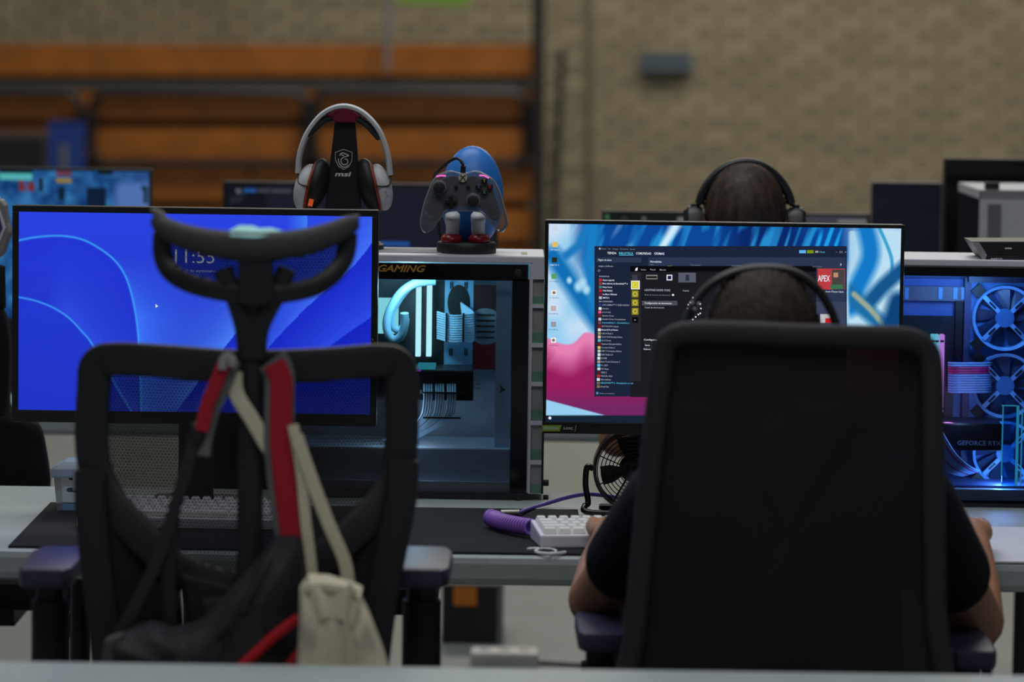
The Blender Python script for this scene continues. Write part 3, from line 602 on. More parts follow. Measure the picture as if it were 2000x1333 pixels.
# inside
IY = GY+.13
BX(560, 548, 925, 725, IY+.04, .004, 'motherboard', M('board_dark', (16, 24, 32), .5, var=.4, scale=120), pc)
pb = BX(868, 548, 924, 722, IY+.03, .006, 'cable_plate', M('plate_pale', (120, 165, 200), .5), pc)
MB().lathe(P(896, 592, IY+.03), [(.001, -.0008), (.021, -.0008), (.021, .001)], 24, 'Y', 1, 1.6).build('plate_opening', blk, pb)
for (x, y) in ((882, 558), (910, 558), (880, 688), (910, 688)):
    for k in (-2, 2): BX(x+k-1, y-7, x+k+1, y+7, IY+.0285, .001, 'slot', blk, pb)
cardp = BX(925, 557, 968, 722, IY+.028, .004, 'picture_card', M('card_maroon', (120, 22, 30), .4), pc)
BX(925, 557, 968, 612, IY+.0275, .0006, 'card_top', M('card_brown', (62, 34, 34), .4), cardp)
MB().lathe(P(948, 638, IY+.027), [(.0001, 0), (.034, 0), (.034, .0008)], 32, 'Y').build('round_emblem', M('card_grey', (120, 128, 136), .5), cardp)
for k in range(5): BX(930, 614+k*11, 966, 617.5+k*11, IY+.0262, .0006, 'emblem_bar', M('card_bar', (44, 36, 40), .5), cardp)
fs = BX(968, 548, 997, 878, GY+.03, .02, 'fan_bracket', M('bracket_pale', (190, 205, 228), .5, var=.04), pc)
MB().ppx([(975, 752), (988, 762), (975, 768), (978, 760)], GY+.028, .0006).build('sail_emblem', M('emblem_grey', (90, 90, 96), .4), fs)
BX(690, 585, 777, 652, IY-.01, .05, 'pump_block', EM('pump_glow', (150, 235, 240), 1.25), pc, .004)
hose = M('pale_hose', (150, 190, 215), .45, var=.05)
hp = [(850, 549), (812, 553), (780, 575), (758, 615), (756, 645), (768, 664), (784, 655), (790, 632), (790, 612)]
MB().tube(smoothpath([P(x, y, IY-.02-.004*i) for i, (x, y) in enumerate(hp)]), .0078, 12).build('coolant_hose', hose, pc, smooth=True)
hp = [(840, 549), (800, 560), (770, 600), (765, 632), (775, 645), (788, 640), (792, 622)]
MB().tube(smoothpath([P(x, y, IY-.005) for i, (x, y) in enumerate(hp)]), .0078, 12).build('coolant_hose', hose, pc, smooth=True)
for x in (812, 833): BX(x, 549, x+10, 697, IY, .03, 'memory_stick', EM('memory_glow', (190, 250, 252), 1.6), pc, .001)
for i in range(12):
    y0 = 612+i*4.6
    p = smoothpath([P(854, y0-2, IY+.01), P(880, y0+5, IY-.012), P(905, y0+4.5, IY-.012), P(925, y0, IY+.005), P(900+i*.3, 592+i*2.2, IY+.028)], k=5)
    MB().tube(p, .0019, 6).build('board_cable', paleb, pc, smooth=True)
for x in (872, 905): BX(x-2, 612, x+2, 668, IY-.016, .003, 'cable_comb', blk, pc)
gp = BX(640, 722, 925, 782, GY+.03, .12, 'graphics_card', M('gpu_dark', (26, 26, 29), .35), pc, .004)
BX(815, 716, 850, 722, GY+.035, .08, 'card_glow', EM('teal_highlight', (60, 170, 190), .6), gp); BX(812, 722, 822, 726, GY+.029, .002, 'card_glow', EM('violet_light', (150, 70, 190), .7), gp)  # teal bar is a highlight on the dark card, painted as emission
txt('RTX', 820, 841, 766, 8, GY+.0285, M('print_grey', (150, 150, 155), .5), gp, 'card_lettering', bold=.004)
i = 0
for gx in (828, 851, 874):
    for k in range(4):
        x = gx+k*4.7; d_ = (x-825)*.28
        p = smoothpath([P(x, 736, GY+.04), P(x+1, 768, GY+.022), P(x, 790, GY+.02), P(x-5, 812, GY+.024), P(x-22-d_*.4, 832, GY+.03), P(x-55-d_, 850+i*.5, GY+.04), P(x-80-d_, 862+i*.4, GY+.05)], k=5)
        MB().tube(p, .0019, 6).build('card_cable', paleb, pc, smooth=True); i += 1
for yy in (768, 817): BX(826, yy-1.5, 912-(yy-768)*.25, yy+1.5, GY+.017, .004, 'cable_comb', blk, pc)
for k in range(3): BX(928, 742+k*8, 938, 744+k*8, GY+.06, .002, 'metal_clip', metal, pc)
BX(560, 874, 997, 960, GY+.012, PD-.03, 'power_supply_shroud', M('shroud_pale', (185, 205, 225), .5, var=.04), pc, .003)
l = bpy.data.lights.new('case_led_and_fill', 'POINT'); l.energy = 1.0; l.color = (.35, .85, 1); l.shadow_soft_size = .02
lo_ = bpy.data.objects.new('case_led_and_fill', l); COL.objects.link(lo_); lo_.location = P(800, 560, GY+.05); setpar(lo_, pc)
l = bpy.data.lights.new('case_led_and_fill', 'POINT'); l.energy = .55; l.color = (.66, .85, 1); l.shadow_soft_size = .03; lo_ = bpy.data.objects.new('case_led_and_fill', l); COL.objects.link(lo_); lo_.location = P(770, 815, GY+.016); setpar(lo_, pc)  # added fill light brightening shroud and card cables, not an actual LED
# ================================================================ right computer
HY = 6.92
p2 = thing('computer_case', 'white tower computer with blue lit fans and pink and blue cables', 'computer', (P(1930, 1000, HY).x, HY+.12, .74))
x0, x1 = P(1690, 740, HY).x, P(2190, 740, HY).x; zt2 = P(1900, 508, HY).z
MB().bx(x0, x1, HY, HY+.23, zt2-.012, zt2).build('top_panel', cw2, p2, bevel=.002); MB().bx(x0, x1, HY, HY+.003, zt2-.022, zt2-.012).build('top_groove', M('groove_grey', (88, 86, 82), .6), p2); MB().bx(x0, x1, HY-.001, HY+.004, zt2-.026, zt2-.022).build('top_edge', cw2, p2)
MB().bx(x0, x1, HY+.004, HY+.23, .752, .772).build('bottom_panel', cw2, p2); MB().bx(x0, x1, HY+.222, HY+.23, .772, zt2-.03).build('far_side_panel', M('panel_blue_inside', (120, 150, 200), .6), p2)
for x in (x0, x1-.012): MB().bx(x, x+.012, HY+.004, HY+.222, .772, zt2-.026).build('end_panel', cw2, p2)
for x in (x0+.05, x1-.07):
    for y in (HY+.03, HY+.2): MB().lathe((x, y, .74), [(.02, 0), (.022, .012)], 16).build('foot', blk, p2)
g2 = BX(1690, 527, 2190, 998, HY-.004, .003, 'side_glass', CLEAR('clear_glass', (205, 212, 222), .02, .03, (20, 22, 26)), p2)
for (a_, b_, c_, d_) in ((1690, 524, 2190, 541), (1690, 984, 2190, 999)): BX(a_, b_, c_, d_, HY-.0045, .0005, 'black_border', bb, g2)
J = HY+.14
fanw = M('fan_frame_blue_lit', (120, 175, 225), .5, var=.05); fdark = M('fan_blade', (40, 58, 92), .4)  # white frames, with the blue light on them put into the colour
ip = M('inside_steel', (96, 122, 190), .6, var=.08)
BX(1765, 545, 1890, 622, J+.05, .006, 'inner_tray', ip, p2); tr = BX(1765, 560, 1886, 588, J+.03, .01, 'drive_bay', M('bay_grey', (112, 112, 124), .5), p2)
for xx in (1767, 1833, 1862, 1878): BX(xx, 562, xx+8, 585, J+.028, .002, 'bay_slot', fanw, tr)
BX(1700, 617, 1863, 820, J+.04, .01, 'motherboard', M('board_dark2', (22, 24, 34), .5, var=.5, scale=100), p2); BX(1866, 588, 1880, 700, J+.03, .02, 'cable_opening', blk, p2)
BX(1880, 545, 1893, 985, J+.02, .03, 'inner_post', M('post_violet', (70, 72, 110), .5), p2); BX(1765, 950, 2190, 985, HY+.03, .18, 'lower_shroud', M('shroud_blue', (92, 112, 176), .6), p2)
def fan(cx, cy, r, par):
    c = P(cx, cy, J); R_ = r*s(J); fo = MB().rings([[c+V(R_*a*math.cos(2*math.pi*k/36), y, R_*a*math.sin(2*math.pi*k/36)) for k in range(36)] for a, y in ((1.0, 0), (1.1, -.004), (1.1, .022), (1.0, .022))], closed=True).build('fan', fanw, par, smooth=True)
    MB().lathe(c, [(.0001, -.004), (R_*.3, -.004), (R_*.33, .004)], 24, 'Y').build('hub', M('hub_blue', (70, 120, 175), .35), fo)
    for a in (45, 135, 225, 315):
        t_ = math.radians(a); rot = Matrix.Rotation(-t_, 3, 'Y')
        MB().box(c+V(math.cos(t_)*R_*.66, -.001, math.sin(t_)*R_*.66), (R_*.72, .006, .008), rot).build('strut', fanw, fo)
        MB().box(c+V(math.cos(t_)*R_*.62, -.0045, math.sin(t_)*R_*.62), (R_*.3, .002, .004), rot).build('strut_pad', blk, fo)
        MB().box(c+V(math.cos(t_)*R_*1.28, .004, math.sin(t_)*R_*1.28), (R_*.34, .012, .02), rot).build('corner_pad', blk, fo)
    for k in range(9):
        a = 2*math.pi*k/9; u = V(math.cos(a), 0, math.sin(a)); w_ = V(-math.sin(a), 0, math.cos(a))
        MB().add([c+u*R_*.3+V(0, .006, 0)-w_*.006, c+u*R_*.3+V(0, .012, 0)+w_*.008, c+u*R_*.96+w_*.028+V(0, .018, 0), c+u*R_*.96+w_*.0+V(0, .008, 0)], [(0, 1, 2, 3)]).build('blade', fdark, fo)
for cy in (622, 754, 886): fan(1963, cy, 58, p2)
BX(1893, 545, 2035, 962, J+.024, .004, 'fan_plate', M('fan_plate_blue', (78, 128, 190), .5), p2)
BX(1893, 541, 2040, 553, J-.01, .03, 'top_radiator', M('radiator_dark', (26, 30, 52), .5), p2)
for x, m_ in ((1819, EM('mem_cyan', (120, 225, 235), 1.3)), (1827, EM('mem_cyan2', (150, 225, 240), 1.3)), (1837, EM('mem_pink', (235, 150, 245), 1.4))):
    st = BX(x, 655, x+6.5, 806, J, .03, 'memory_stick', m_, p2); BX(x-.3, 665, x+6.8, 669, J-.001, .003, 'memory_clip', blk, st); BX(x-.3, 797, x+6.8, 800, J-.001, .003, 'memory_clip', blk, st)
lb_ = M('cable_blue', (140, 185, 235), .5); pk_ = M('cable_pink', (200, 40, 120), .5)
for i in range(13):
    y0 = 709+i*4.7; MB().tube(smoothpath([P(1853, y0, J+.01), P(1866, y0+1, J-.015), P(1915, y0+1, J-.015), P(1932, y0, J), P(1936, y0-2, J+.02)], k=4), .0021, 6).build('board_cable', pk_ if i in (2, 3, 4) else lb_, p2, smooth=True)
g_ = BX(1700, 826, 1957, 880, HY+.03, .11, 'graphics_card', M('gpu_navy', (20, 22, 32), .35), p2, .004)
txt('GEFORCE RTX', 1870, 1955, 866, 9, HY+.0285, M('print_slate', (150, 165, 215), .5), g_, 'card_lettering', bold=.004)
for i in range(12):
    o_ = i*5.2
    p = smoothpath([P(1828-o_*.5, 826+o_*.9, HY+.025), P(1842-o_*.3, 850+o_*.85, HY+.016), P(1866-o_*.35, 888+o_*.55, HY+.018), P(1890-o_*.45, 910+o_*.28, HY+.024), P(1912-o_*.55, 921+o_*.14, HY+.045)], k=5)
    MB().tube(p, .0024, 6).build('card_cable', pk_ if i in (2, 7) else lb_, p2, smooth=True)
acr = EM('acrylic_edge', (60, 190, 225), .8)
br = BX(1958, 793, 1986, 968, HY+.035, .004, 'acrylic_bracket', CLEAR('acrylic', (150, 200, 225), .06, .1, (90, 160, 200)), p2)
for (a_, b_, c_, d_) in ((1957, 793, 1959, 930), (1957, 792, 1986, 794), (1984, 793, 1989, 968), (1994, 800, 1996, 972)): BX(a_, b_, c_, d_, HY+.033, .005, 'lit_edge', acr, br)
MB().tube(smoothpath([P(1862, 966, J), P(1890, 972, HY+.05), P(1915, 978, HY+.05), P(1950, 974, HY+.05)], k=5), .003, 6).build('loose_cable', blk, p2, smooth=True)
for pos, e in ((P(1905, 560, HY+.05), 1.3), (P(1960, 930, HY+.05), .9)):
    l = bpy.data.lights.new('case_led_and_fill', 'POINT'); l.energy = e; l.color = (.22, .5, 1); l.shadow_soft_size = .02; lo_ = bpy.data.objects.new('case_led_and_fill', l); COL.objects.link(lo_); lo_.location = pos; setpar(lo_, p2)
l = bpy.data.lights.new('case_led_and_fill', 'POINT'); l.energy = .3; l.color = (.5, .7, 1); l.shadow_soft_size = .015; lo_ = bpy.data.objects.new('case_led_and_fill', l); COL.objects.link(lo_); lo_.location = P(1880, 800, HY+.008); setpar(lo_, p2)  # front fill, added so the cables show bright; no such lamp in the case
l = bpy.data.lights.new('case_led_and_fill', 'POINT'); l.energy = .25; l.color = (1, .3, .9); l.shadow_soft_size = .02; lo_ = bpy.data.objects.new('case_led_and_fill', l); COL.objects.link(lo_); lo_.location = P(1850, 820, HY+.04); setpar(lo_, p2)
mx_ = thing('audio_mixer', 'small black wedge-shaped audio box with white lettering on the white computer', 'audio box', P(1980, 515, HY+.06))
zb = zt2+.0005; pts = [(P(1898, 472, HY+.02).x, P(1898, 472, HY+.02).z), (P(2080, 472, HY+.02).x, P(2080, 472, HY+.02).z), (P(2080, 472, HY+.02).x, zb), (P(1920, 514, HY+.02).x, zb)]
MB().prism(pts, HY+.02, HY+.15).build('body', M('mixer_black', (30, 30, 32), .4), mx_, bevel=.002)
MB().ppx([(1900, 473), (1912, 473), (1928, 498), (1922, 511), (1917, 505)], HY+.0185, .001).build('silver_side', M('mixer_grey', (150, 146, 150), .4), mx_)
MB().ppx([(1925, 494), (2080, 494), (2080, 496), (1926, 496)], HY+.018, .002).build('face_groove', blk, mx_)
txt('astro', 1935, 1958, 505, 4, HY+.018, M('print_white2', (225, 225, 225), .4), mx_, 'face_lettering', bold=.01)
BX(1963, 484, 1976, 487, HY+.018, .001, 'slider_mark', mk, mx_)
# ================================================================ headset and its stand on the left computer
SY = 7.05; zc_ = ZT+.0016
hs = thing('headset_stand', 'black tapered headset stand with white dragon crest on the computer', 'headset stand', (P(671, 480, SY).x, SY, zc_))
zz = lambda py: P(671, py, SY).z; hx = lambda px: P(px, 320, SY).x
MB().prism([(hx(653), zz(238)), (hx(693), zz(238)), (hx(708), zz(420)), (hx(712), zc_+.012), (hx(628), zc_+.012), (hx(634), zz(420))], SY, SY+.02).build('post', M('stand_black', (24, 24, 26), .45), hs, bevel=.003)
MB().lathe((hx(671), SY+.02, zc_), [(.075, 0), (.075, .008), (.07, .012)], 32).build('base', blk, hs)
MB().ppx([(636, 226), (655, 212), (671, 209), (688, 212), (706, 228), (697, 231), (694, 240), (652, 240), (648, 229)], SY-.012, .05).build('saddle', M('saddle_red', (112, 16, 44), .4), hs, bevel=.003)
pr = M('crest_white', (220, 222, 222), .4); CY = SY-.0008
sh_ = [(655, 298), (671, 292), (688, 298), (687, 315), (681, 326), (671, 331), (661, 325), (655, 312)]
MB().tube([P(x, y, CY) for x, y in sh_], .0006, 5, True).build('crest_outline', pr, hs)
for pts_ in ([(663, 304), (668, 299), (675, 301), (681, 304), (676, 306), (670, 308), (666, 313), (668, 320), (674, 322), (679, 318), (678, 312), (673, 311)], [(661, 310), (662, 318), (667, 325), (674, 327), (681, 322)], [(666, 303), (672, 304)], [(670, 299), (664, 301)]):
    MB().tube(smoothpath([P(x, y, CY) for x, y in pts_], k=3), .0009, 5).build('crest_dragon', pr, hs)
txt('msi', 654, 686, 340, 9, CY, pr, hs, 'lettering', shear=.2, bold=.025)
hd = thing('headset', 'white over-ear headset with black cushions hung on the black stand', 'headset', P(669, 405, SY))
wsh = M('headset_white', (196, 197, 198), .5, var=.04)
arc = [(582, 338), (586, 300), (602, 258), (632, 222), (669, 208), (706, 219), (738, 252), (756, 298), (762, 342)]
MB().band(smoothpath([P(x, y, SY+.005) for x, y in arc], k=6), .0055, .018).build('headband', wsh, hd, smooth=True)
arc2 = [(600, 262), (630, 234), (650, 225)]; arc3 = [(692, 224), (716, 240), (742, 268)]
for a_ in (arc2, arc3): MB().band(smoothpath([P(x, y+4, SY+.005) for x, y in a_], k=6), [.003]+[.006]*11+[.004], .016).build('band_pad', blk2, hd, smooth=True)
for sgn, cx, ang in ((-1, 612, 14), (1, 727, -14)):
    rot = Matrix.Rotation(math.radians(ang), 3, 'Y') @ Matrix.Rotation(math.radians(sgn*8), 3, 'Z')
    cu = P(cx+sgn*-6, 362, SY+.005)
    MB().ell(cu, (.021, .036, .051), 20, 14, rot).build('ear_cushion', M('cushion_black', (24, 23, 24), .55), hd, smooth='all')
    co_ = P(cx+sgn*(14 if sgn < 0 else 16), 366, SY+.005)
    sh = MB().ell(co_, (.021, .034, .044), 20, 14, rot).build('ear_cup', wsh, hd, smooth='all')
    rg = MB().ell(P(cx+sgn*4, 364, SY+.005), (.007, .0362, .049), 20, 14, rot).build('orange_ring', M('ring_orange', (150, 60, 34), .5), hd, smooth='all')
    ex_ = arc[0] if sgn < 0 else arc[-1]
    MB().tube(smoothpath([P(ex_[0]+1, ex_[1]-3, SY-.005), P(ex_[0]+sgn*-2, ex_[1]+20, SY-.022), P(cx+sgn*(10 if sgn < 0 else 8), 364, SY-.034)], k=5), .0016, 7).build('yoke_wire', blk2, sh, smooth=True)
    if sgn < 0: MB().box(P(607, 396, SY-.027), (.0075, .006, .013), rot).build('orange_switch', EM('switch_orange', (205, 88, 40), .7), sh)
    else: MB().tube([P(752, 372, SY-.03), P(757, 384, SY-.03), P(751, 390, SY-.03)], .0006, 5).build('cup_mark', grey, sh)
# ================================================================ gamepad holder and gamepad
CYY = 7.0
st = thing('gamepad_holder', 'blue and white gamepad holder on round black base', 'holder', (P(911, 495, CYY).x, CYY, ZT))
cxw = P(911, 480, CYY).x
MB().lathe((cxw, CYY+.01, ZT), [(.0535, 0), (.0545, .004), (.0545, .017), (.052, .02)], 36).build('base', M('holder_base', (32, 32, 34), .5), st, smooth=True)
blu = M('holder_blue', (40, 120, 205), .4, var=.04)
cb = P(922, 385, CYY+.05); MB().ell(cb, (.058, .05, .094), 24, 16).build('back_shell', blu, st, smooth='all')
MB().lathe((cb.x, cb.y, ZT+.018), [(.02, 0), (.026, .05)], 16).build('back_stem', blu, st, smooth=True)
for x in (884, 934):
    MB().tube(smoothpath([P(x+(-2 if x < 900 else 2), 470, CYY), P(x, 452, CYY-.008), P(x, 432, CYY-.016), P(x, 421, CYY-.024)], k=4), [.0125]*4+[.0125]*4+[.014]*4+[.013], 12).build('support_peg', M('peg_white', (208, 210, 214), .4), st, smooth='all')
    MB().ell(P(x+(-2 if x < 900 else 2), 468, CYY-.004), (.02, .027, .013), 16, 10).build('red_foot', M('foot_red', (140, 14, 26), .35), st, smooth='all')
gpd = thing('gamepad', 'transparent gamepad with black sticks resting on the blue holder', 'gamepad', P(905, 425, CYY-.05))
KY = CYY-.055
out = [(862, 338), (880, 333), (896, 337), (912, 337), (930, 333), (948, 340), (965, 352), (976, 372), (984, 398), (991, 425), (991, 442), (983, 453), (972, 450), (958, 434), (944, 418), (930, 414), (905, 413.5), (880, 414), (866, 420), (852, 436), (840, 452), (829, 455), (821, 444), (821, 425), (828, 395), (838, 368), (848, 348)]
po = smoothpath([P(x, y, KY) for x, y in out], True, 4); cc = sum(po, Vector())/len(po)
rings = []
for k, (sc_, dy) in enumerate(((.86, -.013), (.95, -.011), (1, -.003), (1, .012), (.95, .022), (.85, .026))): rings.append([V(cc.x+(p.x-cc.x)*(1-(1-sc_)*.5), KY+dy, p.z+(cc.z+.01-p.z)*(1-sc_)*.35) for p in po])
MB().rings(rings).build('shell', CLEAR('clear_plastic', (222, 226, 230), .2, .08, (178, 182, 188)), gpd, smooth=True)
inner = [(cc.x+(p.x-cc.x)*.82, cc.z+(p.z-cc.z)*.72+.006) for p in po]
MB().prism(inner, KY+.0, KY+.012).build('circuit_board', M('inner_dark', (60, 62, 66), .4, var=.5, scale=160), gpd)
fz = KY-.0165
for (x, y) in ((858, 366), (924, 392)):
    stt = MB().lathe(P(x, y, fz+.002), [(.0135, .003), (.0135, -.001), (.012, -.002)], 24, 'Y').build('stick_ring', grey, gpd, smooth=True)
    MB().lathe(P(x, y, fz), [(.006, .004), (.006, -.008), (.0105, -.010), (.0105, -.013), (.008, -.0145), (.0001, -.0135)], 24, 'Y').build('thumb_stick', blk2, stt, smooth=True)
dp = P(880.5, 394, fz); MB().lathe(dp, [(.0135, .003), (.0135, 0), (.001, 0)], 24, 'Y').build('pad_disc', M('pad_disc', (70, 72, 76), .3), gpd); MB().box(dp+V(0, -.003, 0), (.021, .006, .0068)).build('direction_pad', blk, gpd, bevel=.001); MB().box(dp+V(0, -.003, 0), (.0068, .0062, .021)).build('direction_pad', blk, gpd, bevel=.001)
for ch, x, y, col in (('Y', 946, 353, (215, 205, 70)), ('X', 935, 365, (90, 130, 190)), ('B', 957, 365, (200, 50, 50)), ('A', 946, 376, (90, 170, 90))):
    bt = MB().lathe(P(x, y, fz), [(.0055, .003), (.0055, -.003), (.004, -.004), (.0001, -.0042)], 18, 'Y').build('face_button', blk, gpd, smooth=True)
    txt(ch, x-3, x+3, y, 6.5, fz-.0048, M('btn_'+ch, col, .4), bt, 'button_letter', bold=.01)
gb = MB().lathe(P(904, 347.5, fz), [(.008, .003), (.008, -.001), (.0001, -.0016)], 24, 'Y').build('guide_button', M('guide_cream', (200, 198, 176), .4), gpd)
for pts_ in ([(899, 342), (904, 346), (909, 353)], [(909, 342), (904, 346), (899, 353)]): MB().tube([P(x, y, fz-.002) for x, y in pts_], .0008, 5).build('guide_cross', blk, gb)
for x in (890.5, 914.5): MB().lathe(P(x, 365.5, fz), [(.0035, .002), (.0035, -.002), (.0001, -.0025)], 14, 'Y').build('menu_button', blk, gpd)
for (x, y, a_) in ((843, 405, 20), (964, 405, -20)):
    rot = Matrix.Rotation(math.radians(a_), 3, 'Y')
    MB().box(P(x, y, KY-.002), (.0155, .014, .0145), rot).build('rumble_motor', blk, gpd, bevel=.001); MB().box(P(x+(-6 if a_ > 0 else 6), y+17, KY), (.017, .012, .005), rot).build('motor_clip', metal, gpd)
for x0_, x1_ in ((852, 871), (936, 955)): MB().tube([P(x0_, 345 if x0_ < 900 else 343, fz+.002), P((x0_+x1_)/2, 343, fz+.002), P(x1_, 344 if x0_ < 900 else 348, fz+.002)], .0016, 6).build('pink_light', EM('pink_led', (240, 110, 200), 1.0), gpd)
MB().tube(smoothpath([P(904, 338, KY), P(905, 326, KY-.004), P(899, 313, KY), P(888, 310, KY+.01), P(872, 320, KY+.03), P(858, 333, KY+.05), P(848, 352, KY+.09), P(856, 430, KY+.14), P(862, 486, KY+.15)], k=6), .0028, 8).build('usb_cable', blk, gpd, smooth=True)
MB().tube([P(904, 339, KY), P(905, 324, KY-.004)], .0048, 10).build('usb_plug', blk, gpd, smooth=True)
# ================================================================ things on the near tables
def on(px, py, z=.74):
    d = fwd*F + RT*(px-1000) - UP*(py-666.5); return CAM + d*((z-CAM.z)/d.z)
DK = .74
# long black mat
ma = thing('desk_mat', 'long black desk mat with small white logo at its corner', 'desk mat', on(560, 1040))
c1, c2 = on(15, 1072), on(1140, 1088); yb = on(600, 993).y; yf = min(c1.y, c2.y)+.005
MB().bx(c1.x, c2.x, yf, yb, DK+.0005, DK+.0045).build('mat', M('mat_black', (30, 32, 34), .9, var=.1, scale=300, bump=.2, spec=.2), ma, bevel=.0015)
lg = M('logo_white', (210, 212, 210), .6); la = on(1066, 1077, DK+.0055)
MB().tube([la+V(.017*math.cos(a_*.5), .03*math.sin(a_*.5), 0) for a_ in range(13)], .0022, 6, True).build('logo_ring', lg, ma)
MB().tube(smoothpath([la+V(-.03, .02, 0), la+V(-.012, .028, 0), la+V(-.016, -.012, 0), la+V(.008, -.034, 0), la+V(.032, -.012, 0)], k=4), .0026, 6).build('logo_swirl', lg, ma)
wm = on(1985, 1060); tag(MB().bx(wm.x-.24, wm.x+.5, 6.185, 6.62, DK+.0005, DK+.004).build('mouse_pad', M('pad_white', (205, 208, 214), .8, var=.03), bevel=.001), 'large white mouse pad under the player\'s right hand', 'mouse pad')
mo = V(P(1900, 1060, 6.2).x-.008, 6.31, 0); mb = MB().ell((mo.x, mo.y, DK+.0185), (.028, .05, .0145), 18, 12); tag(mb.build('mouse', blk2, smooth='all'), 'black computer mouse under the player\'s right hand', 'mouse')
# keyboards
def keyboard(name, label, org, rz, cols, W, D_, case_m, key_m, hgt):
    t = thing(name, label, 'keyboard', org)
    R_ = Matrix.Rotation(rz, 3, 'Z'); org = Vector(org)
    tilt = .10
    vs = []
    for x in (0, W):
        for y in (0, D_):
            for k in (0, 1): vs.append(org+R_ @ V(x, y, 0 if k == 0 else hgt+y*tilt))
    MB().add(vs, [(0, 1, 3, 2), (4, 6, 7, 5), (0, 4, 5, 1), (2, 3, 7, 6), (0, 2, 6, 4), (1, 5, 7, 3)]).build('case', case_m, t, bevel=.003)
    rows_ = 5; pit = (W-.012)/cols; pd = (D_-.012)/rows_
    def keymesh(wd):
        m = MB(); b_, t_ = wd*pit/2-.0006, wd*pit/2-.0035; q_ = pd/2-.0006; r_ = pd/2-.004
        m.add([V(sx*b_, sy*q_, 0) for sx, sy in ((-1, -1), (1, -1), (1, 1), (-1, 1))]+[V(sx*t_, sy*r_+.001, .0085) for sx, sy in ((-1, -1), (1, -1), (1, 1), (-1, 1))], [(3, 2, 1, 0), (4, 5, 6, 7), (0, 1, 5, 4), (1, 2, 6, 5), (2, 3, 7, 6), (3, 0, 4, 7)])
        o = m.build('key', key_m, bevel=.0008); me = o.data; bpy.data.objects.remove(o); return me
    cache = {}
    lay = [[1]*(cols-2)+[2], [1.5]+[1]*(cols-3)+[1.5], [1.75]+[1]*(cols-4)+[2.25], [2.25]+[1]*(cols-5)+[2.75], [1.25, 1.25, 1.25, cols-8.75+.0, 1.25, 1.25, 1.25, 1.25]]
    for r_, ws in enumerate(lay):
        x = .006; y = D_-.006-pd*(r_+.5)
        for wd in ws:
            if wd not in cache: cache[wd] = keymesh(wd)
            o = bpy.data.objects.new('key', cache[wd]); COL.objects.link(o)
            o.location = org+R_ @ V(x+wd*pit/2, y, hgt+y*tilt+.0005); o.rotation_euler = (math.atan(tilt), 0, rz); o.parent = t; o.matrix_parent_inverse = Matrix.Translation(-org); x += wd*pit
    return t
kc = M('keyboard_white', (222, 220, 230), .4, var=.02); kk = M('keycap_white', (228, 228, 224), .5, var=.02)
ko = on(1055, 1071, DK+.005); keyboard('keyboard', 'white compact keyboard with pale keycaps and purple coiled cable', (ko.x, ko.y, DK+.0048), math.radians(8), 15, .30, .115, kc, kk, .021)
ko2 = on(148, 1030, DK+.005); kb2 = keyboard('keyboard', 'white keyboard seen through the mesh of the empty chair', (ko2.x, ko2.y, DK+.0048), math.radians(-1), 18, .36, .14, kc, kk, .018)
# coiled cable
a_, b_ = on(958, 1012, DK+.02), on(1040, 1032, DK+.022); pts = []; n = 22; ax = (b_-a_); u = V(-ax.y, ax.x, 0).normalized()
for i in range(n*14+1):
    t_ = i/(n*14); an = 2*math.pi*n*t_; bow = math.sin(math.pi*t_)*.012
    pts.append(a_+ax*t_+u*(math.cos(an)*.0125-bow)+V(0, 0, .0005+math.sin(an)*.0125))
cc_ = thing('coiled_cable', 'purple coiled keyboard cable lying on the black mat', 'cable', (a_.x, a_.y, DK+.0045))
pur = M('purple_sleeve', (140, 96, 190), .5, var=.06); MB().tube(pts, .0027, 6).build('coil', pur, cc_, smooth=True)
e1 = on(1000, 1003, DK+.012)
MB().tube([e1+V(-.02, 0, 0), e1+V(.012, .008, 0)], .0062, 12).build('metal_connector', M('connector_steel', (170, 168, 155), .25, 1), cc_, smooth=True)
MB().tube(smoothpath([e1+V(.012, .008, 0), on(1040, 992, DK+.008), on(1068, 984, DK+.008), on(1110, 972, DK+.02), on(1150, 966, DK+.03), on(1200, 972, DK+.02), on(1260, 985, DK+.006)], k=6), .0036, 8).build('straight_lead', M('purple_lead', (92, 66, 160), .5), cc_, smooth=True)
MB().tube(smoothpath([a_, e1+V(-.04, -.004, .004), e1+V(-.02, 0, 0)], k=5), .0027, 6).build('coil_end', pur, cc_, smooth=True)
# desk fan
FY = 6.74; fc = P(1238, 917, FY); fr = .0665
fnn = thing('desk_fan', 'small black round desk fan with wire grille on bent tube stand', 'fan', (fc.x, FY, DK))
gl_ = M('fan_gloss', (14, 14, 15), .22)
MB().rings([[fc+V(fr*a*math.cos(2*math.pi*k/48), y, fr*a*math.sin(2*math.pi*k/48)) for k in range(48)] for a, y in ((1.0, -.02), (1.09, -.02), (1.09, .03), (1.0, .03))], closed=True).build('ring', gl_, fnn, smooth=True)
for k in range(1, 8): MB().tube([fc+V(fr*(.28+.1*k)*math.cos(2*math.pi*j/40), -.024+.008*(k/8)**2, fr*(.28+.1*k)*math.sin(2*math.pi*j/40)) for j in range(40)], .0009, 5, True).build('grille_wire', gl_, fnn)
for k in range(8): a0 = k*math.pi/4+.4; MB().tube([fc+V(.28*fr*math.cos(a0), -.025, .28*fr*math.sin(a0)), fc+V(fr*math.cos(a0), -.018, fr*math.sin(a0))], .0011, 5).build('grille_spoke', gl_, fnn)
MB().lathe(fc+V(0, -.02, 0), [(.0001, -.009), (.014, -.008), (.021, -.004), (.021, .004)], 28, 'Y').build('hub', gl_, fnn, smooth=True)
